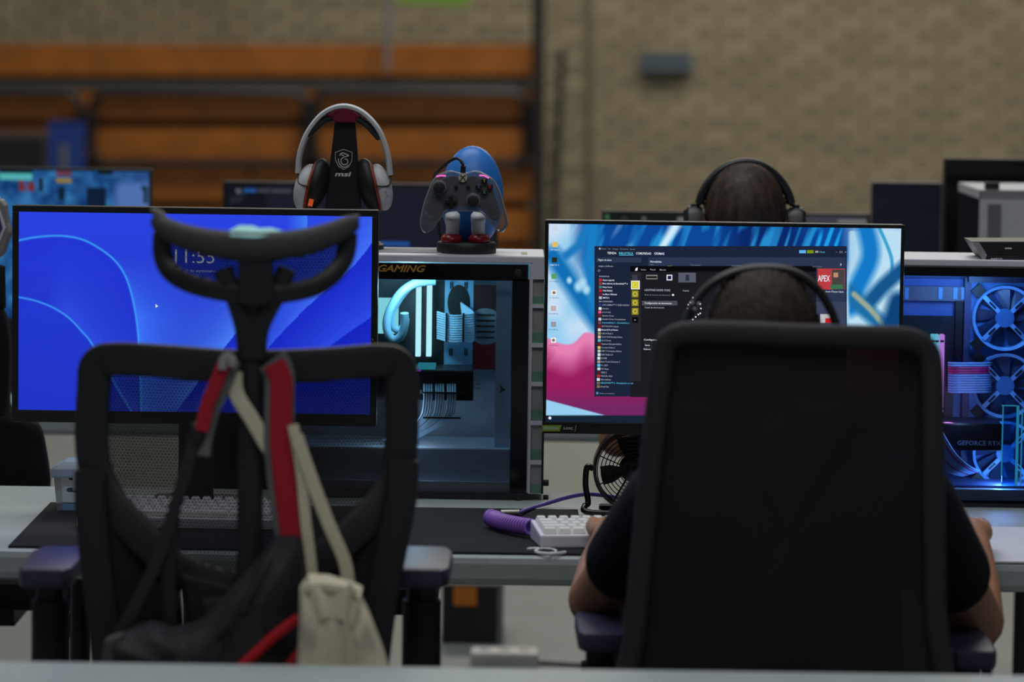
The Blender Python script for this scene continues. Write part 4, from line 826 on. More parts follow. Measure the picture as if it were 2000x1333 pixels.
for k in range(4):
    a0 = k*math.pi/2+.2; u_ = V(math.cos(a0), 0, math.sin(a0)); w_ = V(-math.sin(a0), 0, math.cos(a0))
    MB().rings([[fc+u_*r_+w_*q_+V(0, y_, 0) for q_, y_ in ((-.01*wd, .0), (.012*wd, .014), (.012*wd, .0155), (-.01*wd, .0015))] for r_, wd in ((.018, .7), (.04, 1.5), (.058, 1.6))]).build('blade', M('blade_black', (24, 24, 26), .35), fnn, smooth=True)
MB().lathe(fc, [(.018, .03), (.026, .02), (.02, .045), (.001, .05)], 20, 'Y').build('motor', gl_, fnn)
for k in range(3):
    a0 = k*2.1; MB().tube([fc+V(0, .03, 0), fc+V(fr*math.cos(a0), .028, fr*math.sin(a0))], .002, 5).build('rear_spoke', gl_, fnn)
for sx in (-1, 1): MB().tube(smoothpath([fc+V(sx*fr*1.08, 0, 0), fc+V(sx*(fr*1.08+.011), 0, .002), fc+V(sx*(fr*1.08+.013), 0, -.03), fc+V(sx*(fr*1.08+.008), -.002, -.06), V(fc.x+sx*(fr*1.08+.014), FY-.01, DK+.016), V(fc.x+sx*(fr*1.08+.008), FY-.02, DK+.007), V(fc.x, FY-.03, DK+.007)], k=6), .0055, 10).build('stand_tube', gl_, fnn, smooth=True)
MB().bx(fc.x-.06, fc.x+.06, FY+.02, FY+.05, DK, DK+.014).build('rear_foot', gl_, fnn, bevel=.004)
# clear food box
bxp = on(126, 998, DK+.005); fb = thing('food_box', 'clear plastic lidded box standing on the black mat', 'box', (bxp.x+.03, bxp.y+.05, DK+.005))
cl_ = CLEAR('box_plastic', (215, 222, 228), .16, .15, (180, 190, 200)); zb0 = DK+.005; bw = .058
ox, oy = bxp.x-.019, bxp.y
MB().add([V(ox+sx, oy+sy, z_) for z_, i_ in ((zb0, .005), (zb0+.062, 0)) for sx, sy in ((i_, i_), (.088-i_, i_), (.088-i_, .1-i_), (i_, .1-i_))], [(3, 2, 1, 0), (0, 1, 5, 4), (1, 2, 6, 5), (2, 3, 7, 6), (3, 0, 4, 7)]).build('tub', cl_, fb)
lid = MB().add([V(ox+sx, oy+sy, z_) for z_, i_ in ((zb0+.058, -.006), (zb0+.072, -.006), (zb0+.084, .016)) for sx, sy in ((i_, i_), (.088-i_, i_), (.088-i_, .1-i_), (i_, .1-i_))], [(3, 2, 1, 0)]+[(i, (i+1) % 4, (i+1) % 4+4, i+4) for i in range(4)]+[(i+4, (i+1) % 4+4, (i+1) % 4+8, i+8) for i in range(4)]+[(8, 9, 10, 11)]).build('lid', CLEAR('lid_plastic', (200, 210, 222), .45, .2, (185, 196, 212)), fb, bevel=.002)
MB().bx(ox+.034, ox+.064, oy-.012, oy-.006, zb0+.036, zb0+.07).build('clip', CLEAR('clip_plastic', (210, 220, 230), .5, .2, (190, 200, 215)), fb, bevel=.002)
MB().tube([V(ox+.04+.02*math.cos(k*.6), oy+.05+.03*math.sin(k*.6), zb0+.02+.002*k) for k in range(16)], .004, 6).build('rolled_lead_inside', blk2, fb)
MB().bx(ox+.045, ox+.075, oy+.03, oy+.08, zb0+.002, zb0+.04).build('item_inside', grey, fb)
# ================================================================ mesh office chair (empty)
def PT(l, Y): return [P(x, y, Y) for x, y in l]
CB = 5.44
ch = thing('office_chair', 'black mesh office chair with headrest, hung with backpack and tote bag', 'chair', (P(480, 1300, 5.7).x, 5.75, 0))
cf = M('chair_frame', (25, 25, 27), .55, var=.08); cm = MESHFAB('chair_mesh', (8, 8, 10), .0042, .21)
loop = [(183, 760), (190, 712), (230, 702), (330, 707), (480, 717), (640, 712), (740, 705), (778, 716), (785, 770), (783, 880), (765, 955), (690, 1040), (600, 1110), (480, 1148), (360, 1120), (285, 1055), (205, 965), (180, 880)]
lp = [P(x, y, CB+.05*((x-480)/320)**2) for x, y in loop]
MB().band(smoothpath(lp, True, 5), .0245, .0095, closed=True, seg=12, sq=.5).build('back_frame', cf, ch, smooth=True)
ins_ = smoothpath([P(x, y, CB+.006+.05*((x-480)/320)**2) for x, y in loop], True, 3)
cen = P(480, 920, CB+.006); nI = len(ins_); rr_ = []
for k in range(6): rr_.append([cen.lerp(p, (k+1)/6) for p in ins_])
mp = MB(); mp.add([cen]+[p for r_ in rr_ for p in r_], [(0, 1+j, 1+(j+1) % nI) for j in range(nI)]+[(1+i*nI+j, 1+i*nI+(j+1) % nI, 1+(i+1)*nI+(j+1) % nI, 1+(i+1)*nI+j) for i in range(5) for j in range(nI)]).build('back_mesh', cm, ch, smooth=True)
for pts_ in ([(178, 920), (178, 1000), (190, 1120), (205, 1240), (222, 1420)], [(788, 900), (782, 980), (758, 1100), (738, 1220), (715, 1420)]):
    MB().band(smoothpath(PT(pts_, CB+.02), k=5), .0235, .011, seg=12, sq=.5).build('side_rail', cf, ch, smooth=True)
MB().ppx([(350, 1120), (480, 1150), (620, 1120), (600, 1200), (590, 1420), (370, 1420), (365, 1200)], CB-.012, .03).build('lumbar_plate', cf, ch, bevel=.006)
MB().ppx([(395, 1172), (470, 1165), (560, 1172), (556, 1250), (400, 1250)], CB-.018, .01).build('lumbar_cover', M('lumbar_grey', (42, 42, 45), .5), ch, bevel=.003)
for pts_ in ([(196, 975), (290, 1075), (352, 1128), (372, 1400), (226, 1400), (208, 1200)], [(772, 975), (690, 1060), (618, 1125), (598, 1400), (716, 1400), (742, 1200)]):
    MB().ppx(pts_, CB+.022, .006).build('lower_panel', M('lower_cloth', (14, 14, 16), .85), ch)
MB().lathe(P(312, 1180, CB-.02), [(.001, 0), (.028, 0), (.028, .02)], 20, 'Y').build('tension_knob', blk, ch)
MB().band(smoothpath(PT([(492, 590), (492, 700), (490, 860), (486, 1150)], CB-.03), k=5), .0185, .012, seg=12).build('headrest_post', cf, ch, smooth=True)
for xa in (436, 562): MB().band(smoothpath(PT([(xa, 525), (xa+(20 if xa < 490 else -22), 575), (492+(-16 if xa < 490 else 16), 640), (492+(-10 if xa < 490 else 10), 700)], CB-.035), k=5), .0135, .011, seg=10).build('headrest_arm', cf, ch, smooth=True)
HYc = CB-.05
def cv(x): return HYc+.06*((x-500)/200)**2
bar = [(303, 424), (318, 442), (360, 462), (420, 476), (500, 482), (580, 476), (640, 460), (682, 440), (697, 432)]
bp = smoothpath([P(x, y, cv(x)) for x, y in bar], k=5); hwid = [.006+.0145*math.sin(math.pi*i/(len(bp)-1))**.6 for i in range(len(bp))]
MB().band(bp, hwid, [q_*.7 for q_ in hwid], seg=14, sq=.9).build('headrest_roll', M('headrest_grey', (60, 59, 58), .7, var=.1, scale=90, bump=.2), ch, smooth=True)
for a1, a2, a3 in (((295, 408), (312, 424), (318, 444)), ((701, 422), (690, 432), (684, 444))): MB().band(smoothpath([P(a1[0], a1[1], cv(300)), P(a2[0], a2[1], cv(305)), P(a3[0], a3[1], cv(315))], k=4), [.002, .004, .006, .008, .009, .01, .0105, .011, .011], .008, seg=10).build('headrest_tip', M('tip_grey', (96, 95, 92), .6), ch, smooth=True)
hl = [(318, 455), (318, 500), (338, 536), (395, 562), (500, 577), (600, 565), (648, 538), (674, 500), (680, 455), (620, 482), (500, 496), (390, 482)]
MB().band(smoothpath([P(x, y, cv(x)+.006) for x, y in hl[:9]], False, 4), .0138, .009, seg=10).build('headrest_frame', blk, ch, smooth=True)
hi = smoothpath([P(x, y, cv(x)+.008) for x, y in hl], True, 3); hc = P(500, 535, cv(500)+.008)
MB().add([hc]+list(hi), [(0, 1+j, 1+(j+1) % len(hi)) for j in range(len(hi))]).build('headrest_mesh', cm, ch)
MB().ppx([(466, 492), (530, 492), (536, 585), (520, 596), (476, 596), (462, 585)], HYc-.006, .02).build('headrest_mount', blk, ch, bevel=.004)
_tl = [(444, 452), (468, 440), (495, 441), (506, 446), (530, 445), (562, 454), (500, 463), (450, 460)]; _tv = [P(x, y, cv(500)-.016+(463-y)*.0022) for x, y in _tl]
MB().add(_tv+[q_+V(0, .002, -.003) for q_ in _tv], [tuple(range(8)), tuple(range(15, 7, -1))]+[(i, (i+1) % 8, (i+1) % 8+8, i+8) for i in range(8)]).build('teal_label', M('teal_cloth', (170, 228, 224), .8), ch)
def armrest(px, py, Yb, par, wd=.082, tint=(58, 62, 78), splay=0):
    c = P(px, py, Yb); am = M('arm_pad', tint, .45)
    MB().add([V(c.x+sx*wd/2*w_, Yb+y_, c.z+z_) for y_, w_ in ((0, .74), (.03, .95), (.2, 1), (.25, .8)) for sx, z_ in ((-1, -.03), (1, -.03), (1, 0), (-1, 0))], [(0, 1, 2, 3), (15, 14, 13, 12)]+[(i*4+j, (i+1)*4+j, (i+1)*4+(j+1) % 4, i*4+(j+1) % 4) for i in range(3) for j in range(4)]).build('arm_pad', am, par, smooth=True, bevel=.008)
    MB().band([V(c.x, Yb+.1, c.z-.03), V(c.x, Yb+.1, c.z-.09)], .022, .02).build('arm_stem', blk, par, smooth=True)
    MB().band([V(c.x, Yb+.1, c.z-.06), V(c.x, Yb+.1, .5)], .029, .026, seg=12).build('arm_post', cf, par, smooth=True)
    MB().band([V(c.x, Yb+.1, .5), V(c.x*.6+par.location.x*.4, Yb+.12, .43)], .026, .02, n=(0, 1, 0)).build('arm_bracket', cf, par, smooth=True)
def chair_base(par, cx, cy):
    MB().bx(cx-.24, cx+.24, cy-.2, cy+.26, .44, .5).build('seat', fabric_blk, par, bevel=.025)
    MB().lathe((cx, cy, .1), [(.03, 0), (.03, .18), (.02, .18), (.02, .34)], 16).build('gas_lift', blk, par)
    MB().bx(cx-.1, cx+.1, cy-.12, cy+.12, .4, .44).build('tilt_mechanism', blk, par)
    MB().band([V(cx, cy-.1, .42), V(cx, cy-.28, .44), V(cx, cy-.31, .6)], .05, .015, n=(0, 1, .3)).build('back_bracket', cf, par)
    for k in range(5):
        a_ = 2*math.pi*k/5+.3; e_ = V(cx+.31*math.cos(a_), cy+.31*math.sin(a_), .075)
        lg_ = MB().tube([V(cx, cy, .12), e_], [.03, .018], 8).build('base_leg', blk, par); MB().lathe(e_+V(-.012, 0, -.045), [(.03, 0), (.03, .024)], 16, 'X').build('castor', blk, lg_)
armrest(84, 1112, 5.5, ch, tint=(46, 46, 70)); armrest(822, 1112, 5.5, ch, wd=.086, tint=(80, 90, 112)); chair_base(ch, P(480, 1300, 5.7).x, 5.75)
# ================================================================ backpack and tote bag
KB = CB-.06
bpk = thing('backpack', 'black backpack with red and grey straps hung on the office chair', 'backpack', P(420, 1320, KB-.05))
red = M('strap_red', (172, 12, 36), .8, var=.1, scale=150, bump=.2); gry = M('strap_grey', (104, 104, 106), .8)
def strap(pts_, hw, m, nm, Yo=0, ht=.004): return MB().band(smoothpath([P(x, y, KB+Yo) for x, y in pts_], k=6), hw*s(KB), ht, seg=10, sq=.5).build(nm, m, bpk, smooth=True)
strap([(530, 704), (545, 730), (546, 800), (546, 880), (556, 980), (568, 1056)], 30, gry, 'strap_edge', .004); strap([(534, 710), (549, 745), (549, 810), (550, 880), (560, 975), (570, 1052)], 22, red, 'shoulder_strap', -.002)
strap([(452, 702), (432, 755), (412, 800), (398, 850), (392, 890)], 19, gry, 'strap_edge', .004); strap([(440, 706), (424, 745), (406, 790), (394, 842)], 14, red, 'shoulder_strap', -.004)
strap([(384, 830), (372, 890), (345, 980), (310, 1090), (262, 1190), (232, 1245)], 13, blk2, 'webbing'); strap([(338, 1010), (330, 1120), (335, 1240)], 14, blk, 'webbing', .006)
MB().band(smoothpath([P(x, y, KB-.01) for x, y in ((434, 722), (436, 703), (445, 697), (454, 703), (452, 716))], k=4), .006, .003).build('carry_loop', M('loop_white', (150, 150, 150), .7), bpk, smooth=True)
MB().ell(P(384, 850, KB), (.012, .008, .02), 12, 8).build('strap_buckle', blk, bpk)
bo = [(590, 1060), (560, 1046), (535, 1052), (505, 1090), (455, 1145), (400, 1205), (350, 1225), (300, 1215), (245, 1232), (205, 1252), (196, 1330), (200, 1460), (330, 1500), (560, 1490), (600, 1400), (598, 1200)]
bpo = smoothpath([P(x, y, KB) for x, y in bo], True, 4); bc = P(430, 1310, KB); rg_ = []
for sc_, dy in ((.55, -.085), (.8, -.075), (.95, -.045), (1, -.01), (1, .01), (.9, .02)): rg_.append([V(bc.x+(p.x-bc.x)*sc_, KB+dy+.006*math.sin(i*.9+sc_*6), bc.z+(p.z-bc.z)*sc_) for i, p in enumerate(bpo)])
MB().rings(rg_).build('bag_body', M('backpack_cloth', (30, 30, 35), .75, var=.45, scale=22, bump=.6), bpk, smooth='all')
MB().band(smoothpath([P(x, y, KB-.088) for x, y in ((584, 1208), (540, 1240), (490, 1285), (440, 1330))], k=5), .0075, .006).build('red_piping', M('piping_red', (190, 14, 32), .6), bpk, smooth=True)
MB().band(smoothpath([P(x, y, KB-.08) for x, y in ((600, 1270), (575, 1300), (550, 1340))], k=5), .012, .006).build('red_panel', red, bpk, smooth=True)
MB().ppx([(202, 1252), (240, 1238), (240, 1340), (200, 1340)], KB-.055, .03).build('side_pocket', M('pocket_grey', (74, 70, 74), .8), bpk, bevel=.006)
tb = thing('tote_bag', 'cream canvas tote bag hanging from the office chair', 'bag', P(670, 1330, KB-.08))
can = M('canvas', (212, 202, 176), .85, var=.06, scale=120, bump=.25); TYb = KB-.125
def tstrap(pts_, w_, Yl): MB().band(smoothpath([P(x, y, Yl) for x, y in pts_], k=6), w_*s(KB), .0022, seg=8, sq=.5).build('handle', can, tb, smooth=True)
tstrap([(458, 728), (462, 770), (492, 820), (520, 868), (545, 905)], 15, KB+.008); tstrap([(572, 830), (588, 920), (596, 1010), (606, 1090), (612, 1150)], 11, KB-.01); tstrap([(578, 850), (606, 930), (640, 1020), (672, 1095), (680, 1140)], 13, KB-.015)
to = [(586, 1146), (604, 1122), (640, 1126), (686, 1138), (708, 1150), (704, 1165), (722, 1200), (748, 1270), (772, 1345), (776, 1470), (580, 1470), (578, 1330), (584, 1220)]
tp = [P(x0_+(x1_-x0_)*k_/3, y0_+(y1_-y0_)*k_/3, TYb) for (x0_, y0_), (x1_, y1_) in zip(to, to[1:]+to[:1]) for k_ in range(3)]; tc_ = P(665, 1310, TYb); rg_ = []
for sc_, dy in ((.6, -.03), (.9, -.026), (1, -.006), (1, .012), (.9, .035)): rg_.append([V(tc_.x+(p.x-tc_.x)*sc_, TYb+dy+.004*math.sin(i*1.3), tc_.z+(p.z-tc_.z)*sc_) for i, p in enumerate(tp)])
MB().rings(rg_).build('bag_body', can, tb, smooth=True)
MB().tube(smoothpath([P(x, y, TYb-.03) for x, y in ((684, 1140), (676, 1200), (672, 1270), (668, 1340))], k=5), .0035, 6).build('side_fold', can, tb, smooth=True)
MB().band(smoothpath([P(x, y, TYb-.026) for x, y in ((588, 1150), (640, 1148), (700, 1160))], k=5), .006, .002).build('hem', can, tb, smooth=True)
# ================================================================ second chair with player
C2 = 5.42
c2_ = thing('office_chair', 'tall black mesh chair back hiding the seated player', 'chair', (P(1540, 1300, 5.7).x, 5.72, 0))
lp2 = [(1296, 690), (1310, 662), (1345, 650), (1440, 650), (1560, 655), (1700, 658), (1770, 662), (1808, 682), (1820, 730), (1822, 860), (1824, 1000), (1826, 1200), (1828, 1440), (1530, 1460), (1226, 1440), (1240, 1240), (1258, 1040), (1276, 860)]
f2 = M('chair_frame2', (38, 38, 40), .75, var=.1, scale=150, bump=.15)
MB().band(smoothpath([P(x, y, C2+.03*((x-1540)/290)**2) for x, y in lp2], True, 5), .0165, .015, closed=True, seg=12).build('back_frame', f2, c2_, smooth=True)
i2 = smoothpath([P(x, y, C2+.004+.03*((x-1540)/290)**2) for x, y in lp2], True, 3); m2 = P(1540, 1050, C2+.004)
MB().add([m2]+list(i2), [(0, 1+j, 1+(j+1) % len(i2)) for j in range(len(i2))]).build('back_mesh', MESHFAB('chair_mesh2', (6, 6, 7), .0034, .04), c2_)
MB().band([P(1535, 1330, C2-.02), P(1535, 1480, C2-.01)], .06, .015).build('spine', cf, c2_)
for px_ in (1176, 1905): armrest(px_, 1238 if px_ < 1500 else 1272, 5.62, c2_, wd=.075, tint=(44, 46, 58))
chair_base(c2_, P(1540, 1300, 5.7).x, 5.72)
# ---- player
pl = thing('person', 'player in a dark t-shirt wearing a black headset, seated in the tall chair', 'person', (P(1520, 1400, 5.68).x, 5.68, .5))
hcx = P(1490, 600, 5.68); htop = P(1490, 524, 5.68).z
head = V(hcx.x, 5.69, htop-.122)
sl, sr = P(1305, 985, 5.62), P(1782, 990, 5.62); nk = P(1515, 890, 5.64)
el, er = P(1163, 1172, 5.88), P(1908, 1215, 5.9)
wl = on(1195, 1045, DK+.05); wl = V(wl.x, 6.16, DK+.045); wr = V(P(1900, 1060, 6.2).x, 6.22, DK+.045)
pel = V(P(1530, 1300, 5.66).x, 5.66, .58); chest = V(P(1525, 1000, 5.63).x, 5.63, sl.z-.1)
caps = [(head+V(0, .005, .02), .078, head+V(0, .03, -.03), .07), (head+V(0, .05, -.05), .05, head+V(0, .055, -.075), .045), (head+V(0, -.02, .01), .076, head+V(0, .02, .01), .078), (head+V(0, 0, -.09), .056, nk, .06),
        (nk, .062, chest, .11), (sl+V(.05, 0, -.01), .062, sr+V(-.05, 0, -.01), .062), (chest+V(-.06, 0, 0), .105, pel+V(-.05, 0, .1), .11), (chest+V(.06, 0, 0), .105, pel+V(.05, 0, .1), .11), (pel+V(-.07, 0, 0), .11, pel+V(.07, 0, 0), .11)]
for sd, (S_, E_, W_) in ((-1, (sl, el, wl)), (1, (sr, er, wr))):
    caps += [(S_, .056, E_, .042), (E_, .043, W_.lerp(E_, .55), .04), (W_.lerp(E_, .55), .04, W_, .026)]
    dirn = V(.03 if sd < 0 else -.02, 1, -.05).normalized(); palm = W_+dirn*.075; side = V(1, 0, 0)
    for k, (o_, ln) in enumerate(((-.03, .062), (-.01, .074), (.01, .07), (.03, .055))):
        kn = palm+side*o_+V(0, 0, .004); caps += [(W_+side*o_*.5, .02, kn, .013), (kn, .0098, kn+dirn*ln*.5+V(0, 0, .006), .009), (kn+dirn*ln*.5+V(0, 0, .006), .009, kn+dirn*ln*.85+V(0, 0, -.018), .0075)]
    th = W_+dirn*.02+side*(.026 if sd < 0 else -.026); caps += [(th, .015, th+dirn*.04+side*(.022 if sd < 0 else -.022)+V(0, 0, -.006), .011), (th+dirn*.04+side*(.022 if sd < 0 else -.022)+V(0, 0, -.006), .0105, th+dirn*.07+side*(.02 if sd < 0 else -.02)+V(0, 0, -.014), .0085)]
knees = [V(pel.x+d_, 6.08, .57) for d_ in (-.14, .14)]
for i, kn in enumerate(knees):
    hp_ = pel+V(-.09 if i == 0 else .09, 0, -.01); ft = V(kn.x, 6.12, .09); caps += [(hp_, .085, kn, .06), (kn, .058, ft, .042), (ft, .042, ft+V(0, .14, -.045), .034)]
for sx in (-1, 1): caps += [(head+V(sx*.078, .01, -.03), .014, head+V(sx*.082, 0, 0), .016)]
caps += [(head+V(0, .1, -.025), .012, head+V(0, .118, -.045), .013)]
body_mesh('body', caps, .0045, skin, pl, 4)
def ts(c): return c
shirt = M('shirt_dark', (24, 25, 34), .9, var=.2, scale=60, bump=.3, spec=.2)
hemL, hemR = sl.lerp(el, .58), sr.lerp(er, .56)
body_mesh('t_shirt', [(nk+V(0, 0, -.045), .078, chest, .125), (sl+V(.05, 0, -.012), .074, sr+V(-.05, 0, -.012), .074), (chest+V(-.06, 0, 0), .12, pel+V(-.055, 0, .08), .125), (chest+V(.06, 0, 0), .12, pel+V(.055, 0, .08), .125), (sl, .069, hemL, .062), (sr, .069, hemR, .064)], .006, shirt, pl, 5)
body_mesh('trousers', [(pel+V(-.07, 0, 0), .122, pel+V(.07, 0, 0), .122)]+[c_ for i, kn in enumerate(knees) for c_ in ((pel+V(-.09 if i == 0 else .09, 0, -.005), .097, kn, .072), (kn, .07, V(kn.x, 6.12, .1), .055))], .008, M('trousers_dark', (26, 28, 36), .9), pl, 4)
for kn in knees: body_mesh('shoe', [(V(kn.x, 6.1, .045), .044, V(kn.x, 6.27, .036), .036)], .006, blk, pl, 3)
def hair(par, head, m, low=-.05, sx=1.0, disp=.003):
    mb = MB(); su, sv = 40, 22; rs = []
    for i in range(sv):
        ph = math.pi*(.002+.62*i/(sv-1)); ring = []
        for k in range(su):
            a_ = 2*math.pi*k/su; back = max(0, -math.sin(a_)); ph2 = ph*(.72+.28*back)
            n_ = math.sin(a_*13+i*2.1)*disp+math.sin(a_*29+i*3.7)*disp*.6
            r_ = V(math.sin(ph2)**.86*math.cos(a_)*(.0865*sx+n_), math.sin(ph2)**.86*math.sin(a_)*(.104+n_), math.cos(ph2)*(.112+n_*.6)); ring.append(head+V(0, 0, .012)+r_)
        rs.append(ring)
    mb.rings(rs, cap=True); return mb.build('hair', m, par, smooth='all')
hm = M('hair_dark', (50, 40, 32), .75, stretch=(90, 90, 22), var=.6, scale=1, bump=.8, spec=.3); hair(pl, head, hm)
def headphones(nm, lb, head, Yh, arc_, cupz, m, hw=.0065, dec=False):
    t = thing(nm, lb, 'headset', head); MB().band(smoothpath([P(x, y, Yh) for x, y in arc_], k=5), hw, .016, seg=10).build('headband', m, t, smooth=True)
    n_ = len(arc_)
    for sx in (-1, 1):
        c = V(head.x+sx*.098, head.y, cupz); q_ = MB().lathe(c, [(.001, -.016*sx), (.034, -.014*sx), (.038, 0), (.036, .014*sx), (.02, .022*sx), (.001, .023*sx)], 22, 'X', 1, 1.15).build('ear_cup', m, t, smooth=True)
        e_ = arc_[0] if sx < 0 else arc_[-1]
        MB().tube([P(e_[0], e_[1], Yh), c+V(sx*.02, 0, .03), c+V(sx*.02, 0, 0)], .0035, 8).build('slider', m, t, smooth=True)
        if dec:
            for k in range(4): MB().ell(P(e_[0], e_[1]-2, Yh).lerp(c+V(sx*.012, 0, .04), k/3.0)+V(-sx*.006*(k % 2), -.006, 0), (.0045, .004, .0045), 8, 6).build('slider_joint', m, t)
    return t
h1 = headphones('headset', 'black headset on the head of the player in the tall chair', head, 5.68, [(1336, 640), (1352, 600), (1385, 558), (1435, 532), (1490, 524), (1545, 531), (1592, 560), (1622, 605), (1636, 645)], head.z-.03, M('headset_black', (30, 30, 32), .5))
for (x, y) in ((1352, 592), (1357, 604), (1365, 594)): MB().ell(P(x, y, 5.655), (.0022, .002, .0022), 8, 6).build('slider_rivet', white, h1)
# ---- far player
fp_ = thing('person', 'far player seen from behind with short brown hair and black headphones', 'person', (P(1455, 500, 7.6).x, 7.6, .5))
fh = P(1455, 400, 7.58); fh = V(fh.x, 7.58, P(1455, 318, 7.58).z-.122)
fcx = fh.x; ptors = V(fcx, 7.55, .98); fpel = V(fcx, 7.55, .58)
fc_ = [(fh+V(0, .005, .02), .076, fh+V(0, .03, -.03), .068), (fh+V(0, .045, -.05), .048, fh+V(0, .055, -.075), .044), (fh+V(0, -.02, .005), .074, fh+V(0, .02, .01), .076), (fh+V(0, 0, -.09), .054, V(fcx, 7.55, 1.07), .058), (V(fcx-.15, 7.55, 1.0), .06, V(fcx+.15, 7.55, 1.0), .06), (ptors, .12, fpel+V(0, 0, .1), .125), (fpel+V(-.07, 0, 0), .11, fpel+V(.07, 0, 0), .11)]
fs_ = [(V(fcx, 7.55, 1.0), .09, ptors, .13), (V(fcx-.16, 7.55, .99), .072, V(fcx+.16, 7.55, .99), .072), (ptors, .135, fpel+V(0, 0, .08), .14)]
for sx in (-1, 1):
    e_ = V(fcx+sx*.24, 7.66, .78); w_ = V(fcx+sx*.16, 8.3, .785); fc_ += [(V(fcx+sx*.17, 7.55, .99), .052, e_, .042), (e_, .042, w_, .027), (fh+V(sx*.076, .01, -.03), .014, fh+V(sx*.08, 0, 0), .016)]
    for o_ in (-.03, -.01, .01, .03): fc_ += [(w_+V(o_*.5, 0, 0), .02, w_+V(o_, .08, 0), .012), (w_+V(o_, .08, 0), .0098, w_+V(o_, .14, -.012), .008)]
    fc_ += [(w_+V(-sx*.025, .02, 0), .014, w_+V(-sx*.045, .07, -.008), .0095)]
    fs_ += [(V(fcx+sx*.17, 7.55, .99), .066, V(fcx+sx*.215, 7.62, .86), .06)]
    kx = V(fcx+sx*.13, 7.98, .57); fc_ += [(fpel+V(sx*.09, 0, 0), .085, kx, .06), (kx, .058, V(kx.x, 8.0, .09), .042), (V(kx.x, 8.0, .08), .042, V(kx.x, 8.14, .045), .034)]
fc_ += [(fh+V(0, .1, -.025), .012, fh+V(0, .116, -.045), .013)]
body_mesh('body', fc_, .0055, skin, fp_, 4); body_mesh('t_shirt', fs_, .008, shirt, fp_, 4)
body_mesh('trousers', [(fpel+V(-.07, 0, 0), .12, fpel+V(.07, 0, 0), .12)]+[c_ for sx in (-1, 1) for c_ in ((fpel+V(sx*.09, 0, 0), .096, V(fcx+sx*.13, 7.98, .57), .07), (V(fcx+sx*.13, 7.98, .57), .068, V(fcx+sx*.13, 8.0, .1), .054))], .008, MATS['trousers_dark'], fp_, 4)
hair(fp_, fh, M('hair_brown', (56, 41, 33), .6, stretch=(70, 70, 16), var=.6, scale=1, bump=.8, spec=.3), sx=.95, disp=.0015)
headphones('headset', 'black headphones on the far player with open sliders', fh, 7.58, [(1366, 398), (1373, 376), (1390, 350), (1418, 327), (1455, 317), (1492, 326), (1520, 349), (1538, 376), (1545, 398)], fh.z-.006, M('headphone_black', (24, 25, 28), .45), hw=.009, dec=True)
fcch = thing('office_chair', 'dark chair under the far player, hidden behind the monitor', 'chair', (fcx, 7.6, 0))
chair_base(fcch, fcx, 7.56); MB().bx(fcx-.22, fcx+.22, 7.34, 7.38, .55, .95).build('backrest', fabric_blk, fcch, bevel=.015)
oc_x = P(625, 900, 7.6).x; oc = thing('office_chair', 'dark empty chair between the table rows below the blue-screen monitor', 'chair', (oc_x, 7.65, 0))
chair_base(oc, oc_x, 7.66)
MB().band([V(oc_x, 7.44, .6), V(oc_x, 7.45, .76), V(oc_x, 7.47, .98)], [.19, .21, .19], .025, seg=14, sq=.5).build('backrest', fabric_blk, oc, smooth=True)
MB().band([V(oc_x, 7.5, .44), V(oc_x, 7.49, .7)], .04, .012).build('back_spine', blk, oc)
# ---- dark chair and coat by the left edge, and the white-shelled headset hung on it
dc = thing('office_chair', 'black office chair with a dark coat behind the blue-screen monitor', 'chair', (P(-60, 900, 7.6).x, 7.65, 0))
dx = P(-60, 900, 7.6).x; chair_base(dc, dx, 7.65)
pts_ = [(-160, 640), (-40, 590), (6, 600), (20, 680), (18, 790), (40, 810), (76, 830), (90, 880), (98, 960), (60, 1010), (-160, 1010)]
rg_ = []; pp_ = smoothpath([P(x, y, 7.42) for x, y in pts_], True, 3); c_ = P(-50, 820, 7.42)
for sc_, dy in ((.8, -.04), (.97, -.025), (1, .01), (.95, .05), (.7, .07)): rg_.append([V(c_.x+(p.x-c_.x)*sc_, 7.42+dy+.004*math.sin(i), c_.z+(p.z-c_.z)*sc_) for i, p in enumerate(pp_)])
MB().rings(rg_).build('coat_covered_back', fabric_blk, dc, smooth='all')
MB().band([V(dx, 7.5, .45), V(dx, 7.46, .8)], .05, .015).build('back_spine', blk, dc)
sh_ = thing('headset', 'white angular headset shell with purple inset hanging on the dark coat chair', 'headset', P(-5, 470, 7.36))
MB().tube(smoothpath([P(-46, 500, 7.36), P(-30, 400, 7.37), P(0, 392, 7.37)], k=5), .007, 8).build('headband', white, sh_, smooth=True)
MB().ppx([(-40, 470), (-20, 400), (0, 388), (9, 402), (14, 436), (20, 455), (4, 500), (-30, 520)], 7.34, .05).build('ear_shell', M('shell_grey', (126, 122, 122), .5), sh_, bevel=.006)
MB().ppx([(-30, 462), (-14, 412), (-2, 404), (5, 426), (11, 445), (-4, 482), (-26, 492)], 7.336, .004).build('white_rim', white, sh_, bevel=.001)
MB().ppx([(-26, 460), (-12, 418), (-4, 412), (1, 430), (5, 446), (-8, 474), (-22, 484)], 7.334, .003).build('purple_inset', M('inset_purple', (84, 44, 110), .3), sh_)
MB().band([P(-10, 520, 7.38), P(-8, 600, 7.42)], .02, .006).build('hanging_strap', blk, sh_)
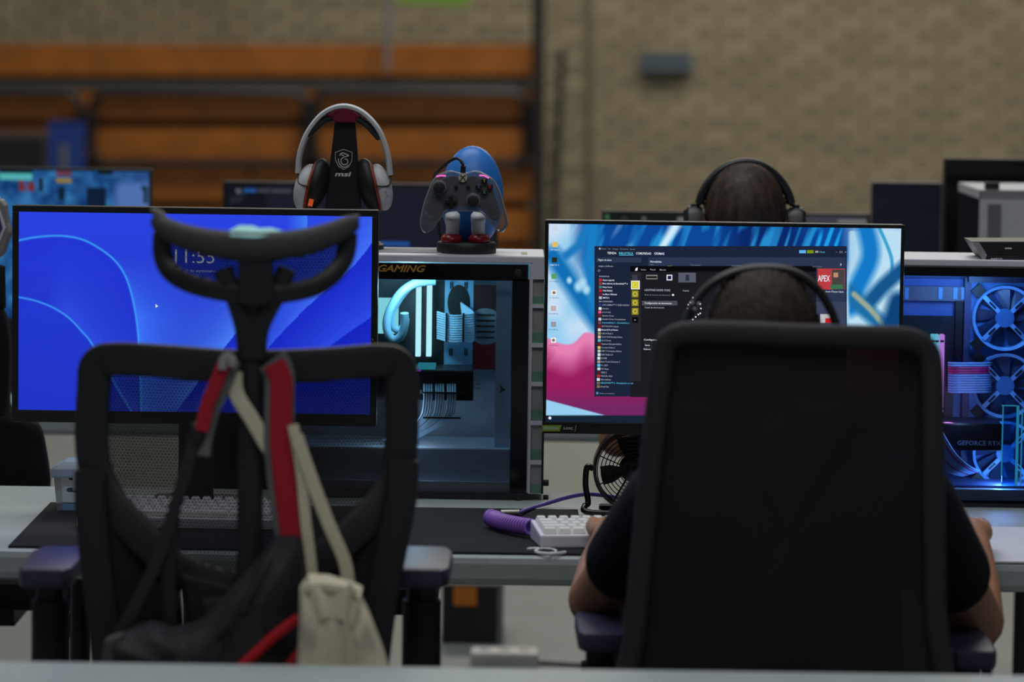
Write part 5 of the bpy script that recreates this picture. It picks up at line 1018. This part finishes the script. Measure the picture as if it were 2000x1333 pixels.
# ---- under the tables
pb_ = thing('power_strip', 'white socket box lying on the floor beneath the tables', 'socket box', (on(985, 1300, 0).x, on(985, 1300, 0).y, 0))
o_ = on(918, 1310, 0); MB().bx(o_.x, o_.x+.17, o_.y, o_.y+.1, 0, .045).build('body', M('socket_white', (200, 198, 190), .5), pb_, bevel=.01)
for k in range(3): MB().lathe((o_.x+.035+k*.05, o_.y+.05, .045), [(.014, 0), (.014, .001), (.001, .001)], 14).build('socket', grey, pb_)
MB().tube(smoothpath([V(o_.x+.17, o_.y+.05, .012), V(o_.x+.4, o_.y+.03, .008), V(o_.x+.8, o_.y+.1, .008)], k=5), .007, 6).build('lead', blk, pb_, smooth=True)
ub = thing('cardboard_box', 'black and orange printed box standing under the far table', 'box', (on(900, 1255, 0).x, on(900, 1255, 0).y, 0))
o_ = on(862, 1258, 0); MB().bx(o_.x, o_.x+.145, o_.y, o_.y+.25, 0, .155).build('body', M('box_black', (22, 22, 22), .6), ub, bevel=.003)
MB().bx(o_.x+.03, o_.x+.09, o_.y-.002, o_.y, .1, .15).build('orange_print', M('print_orange', (190, 110, 20), .6), ub); MB().bx(o_.x+.145, o_.x+.16, o_.y, o_.y+.25, 0, .16).build('grey_side', grey, ub)
o_ = on(120, 1290, 0); cb_ = MB().tube(smoothpath([V(o_.x-.05, o_.y, .01), V(o_.x, o_.y-.3, .15), P(128, 1235, 6.6), P(152, 1190, 6.6), V(P(165, 1150, 6.7).x, 6.75, .68)], k=6), .012, 8).build('blue_cable', M('cable_navy', (36, 52, 130), .5), smooth=True)
tag(cb_, 'thick blue cable hanging under the grey table', 'cable')
bg = thing('bag', 'black bag standing under the table beside the seated player', 'bag', (P(2010, 1300, 6.5).x, 6.6, 0))
x_ = P(1972, 1300, 6.5).x; rgs = []
for z_, sc_ in ((0, .9), (.05, 1), (.3, 1), (.42, .92), (.47, .6)): rgs.append([V(x_+.16+.16*sc_*math.copysign(abs(math.cos(a_))**.5, math.cos(a_)), 6.6+.11*sc_*math.copysign(abs(math.sin(a_))**.5, math.sin(a_)), z_) for a_ in [2*math.pi*k/24 for k in range(24)]])
MB().rings(rgs).build('bag_body', fabric_blk, bg, smooth=True); MB().band(smoothpath([V(x_+.08, 6.6, .44), V(x_+.1, 6.6, .56), V(x_+.22, 6.6, .56), V(x_+.24, 6.6, .44)], k=5), .012, .004).build('handle', blk2, bg, smooth=True)
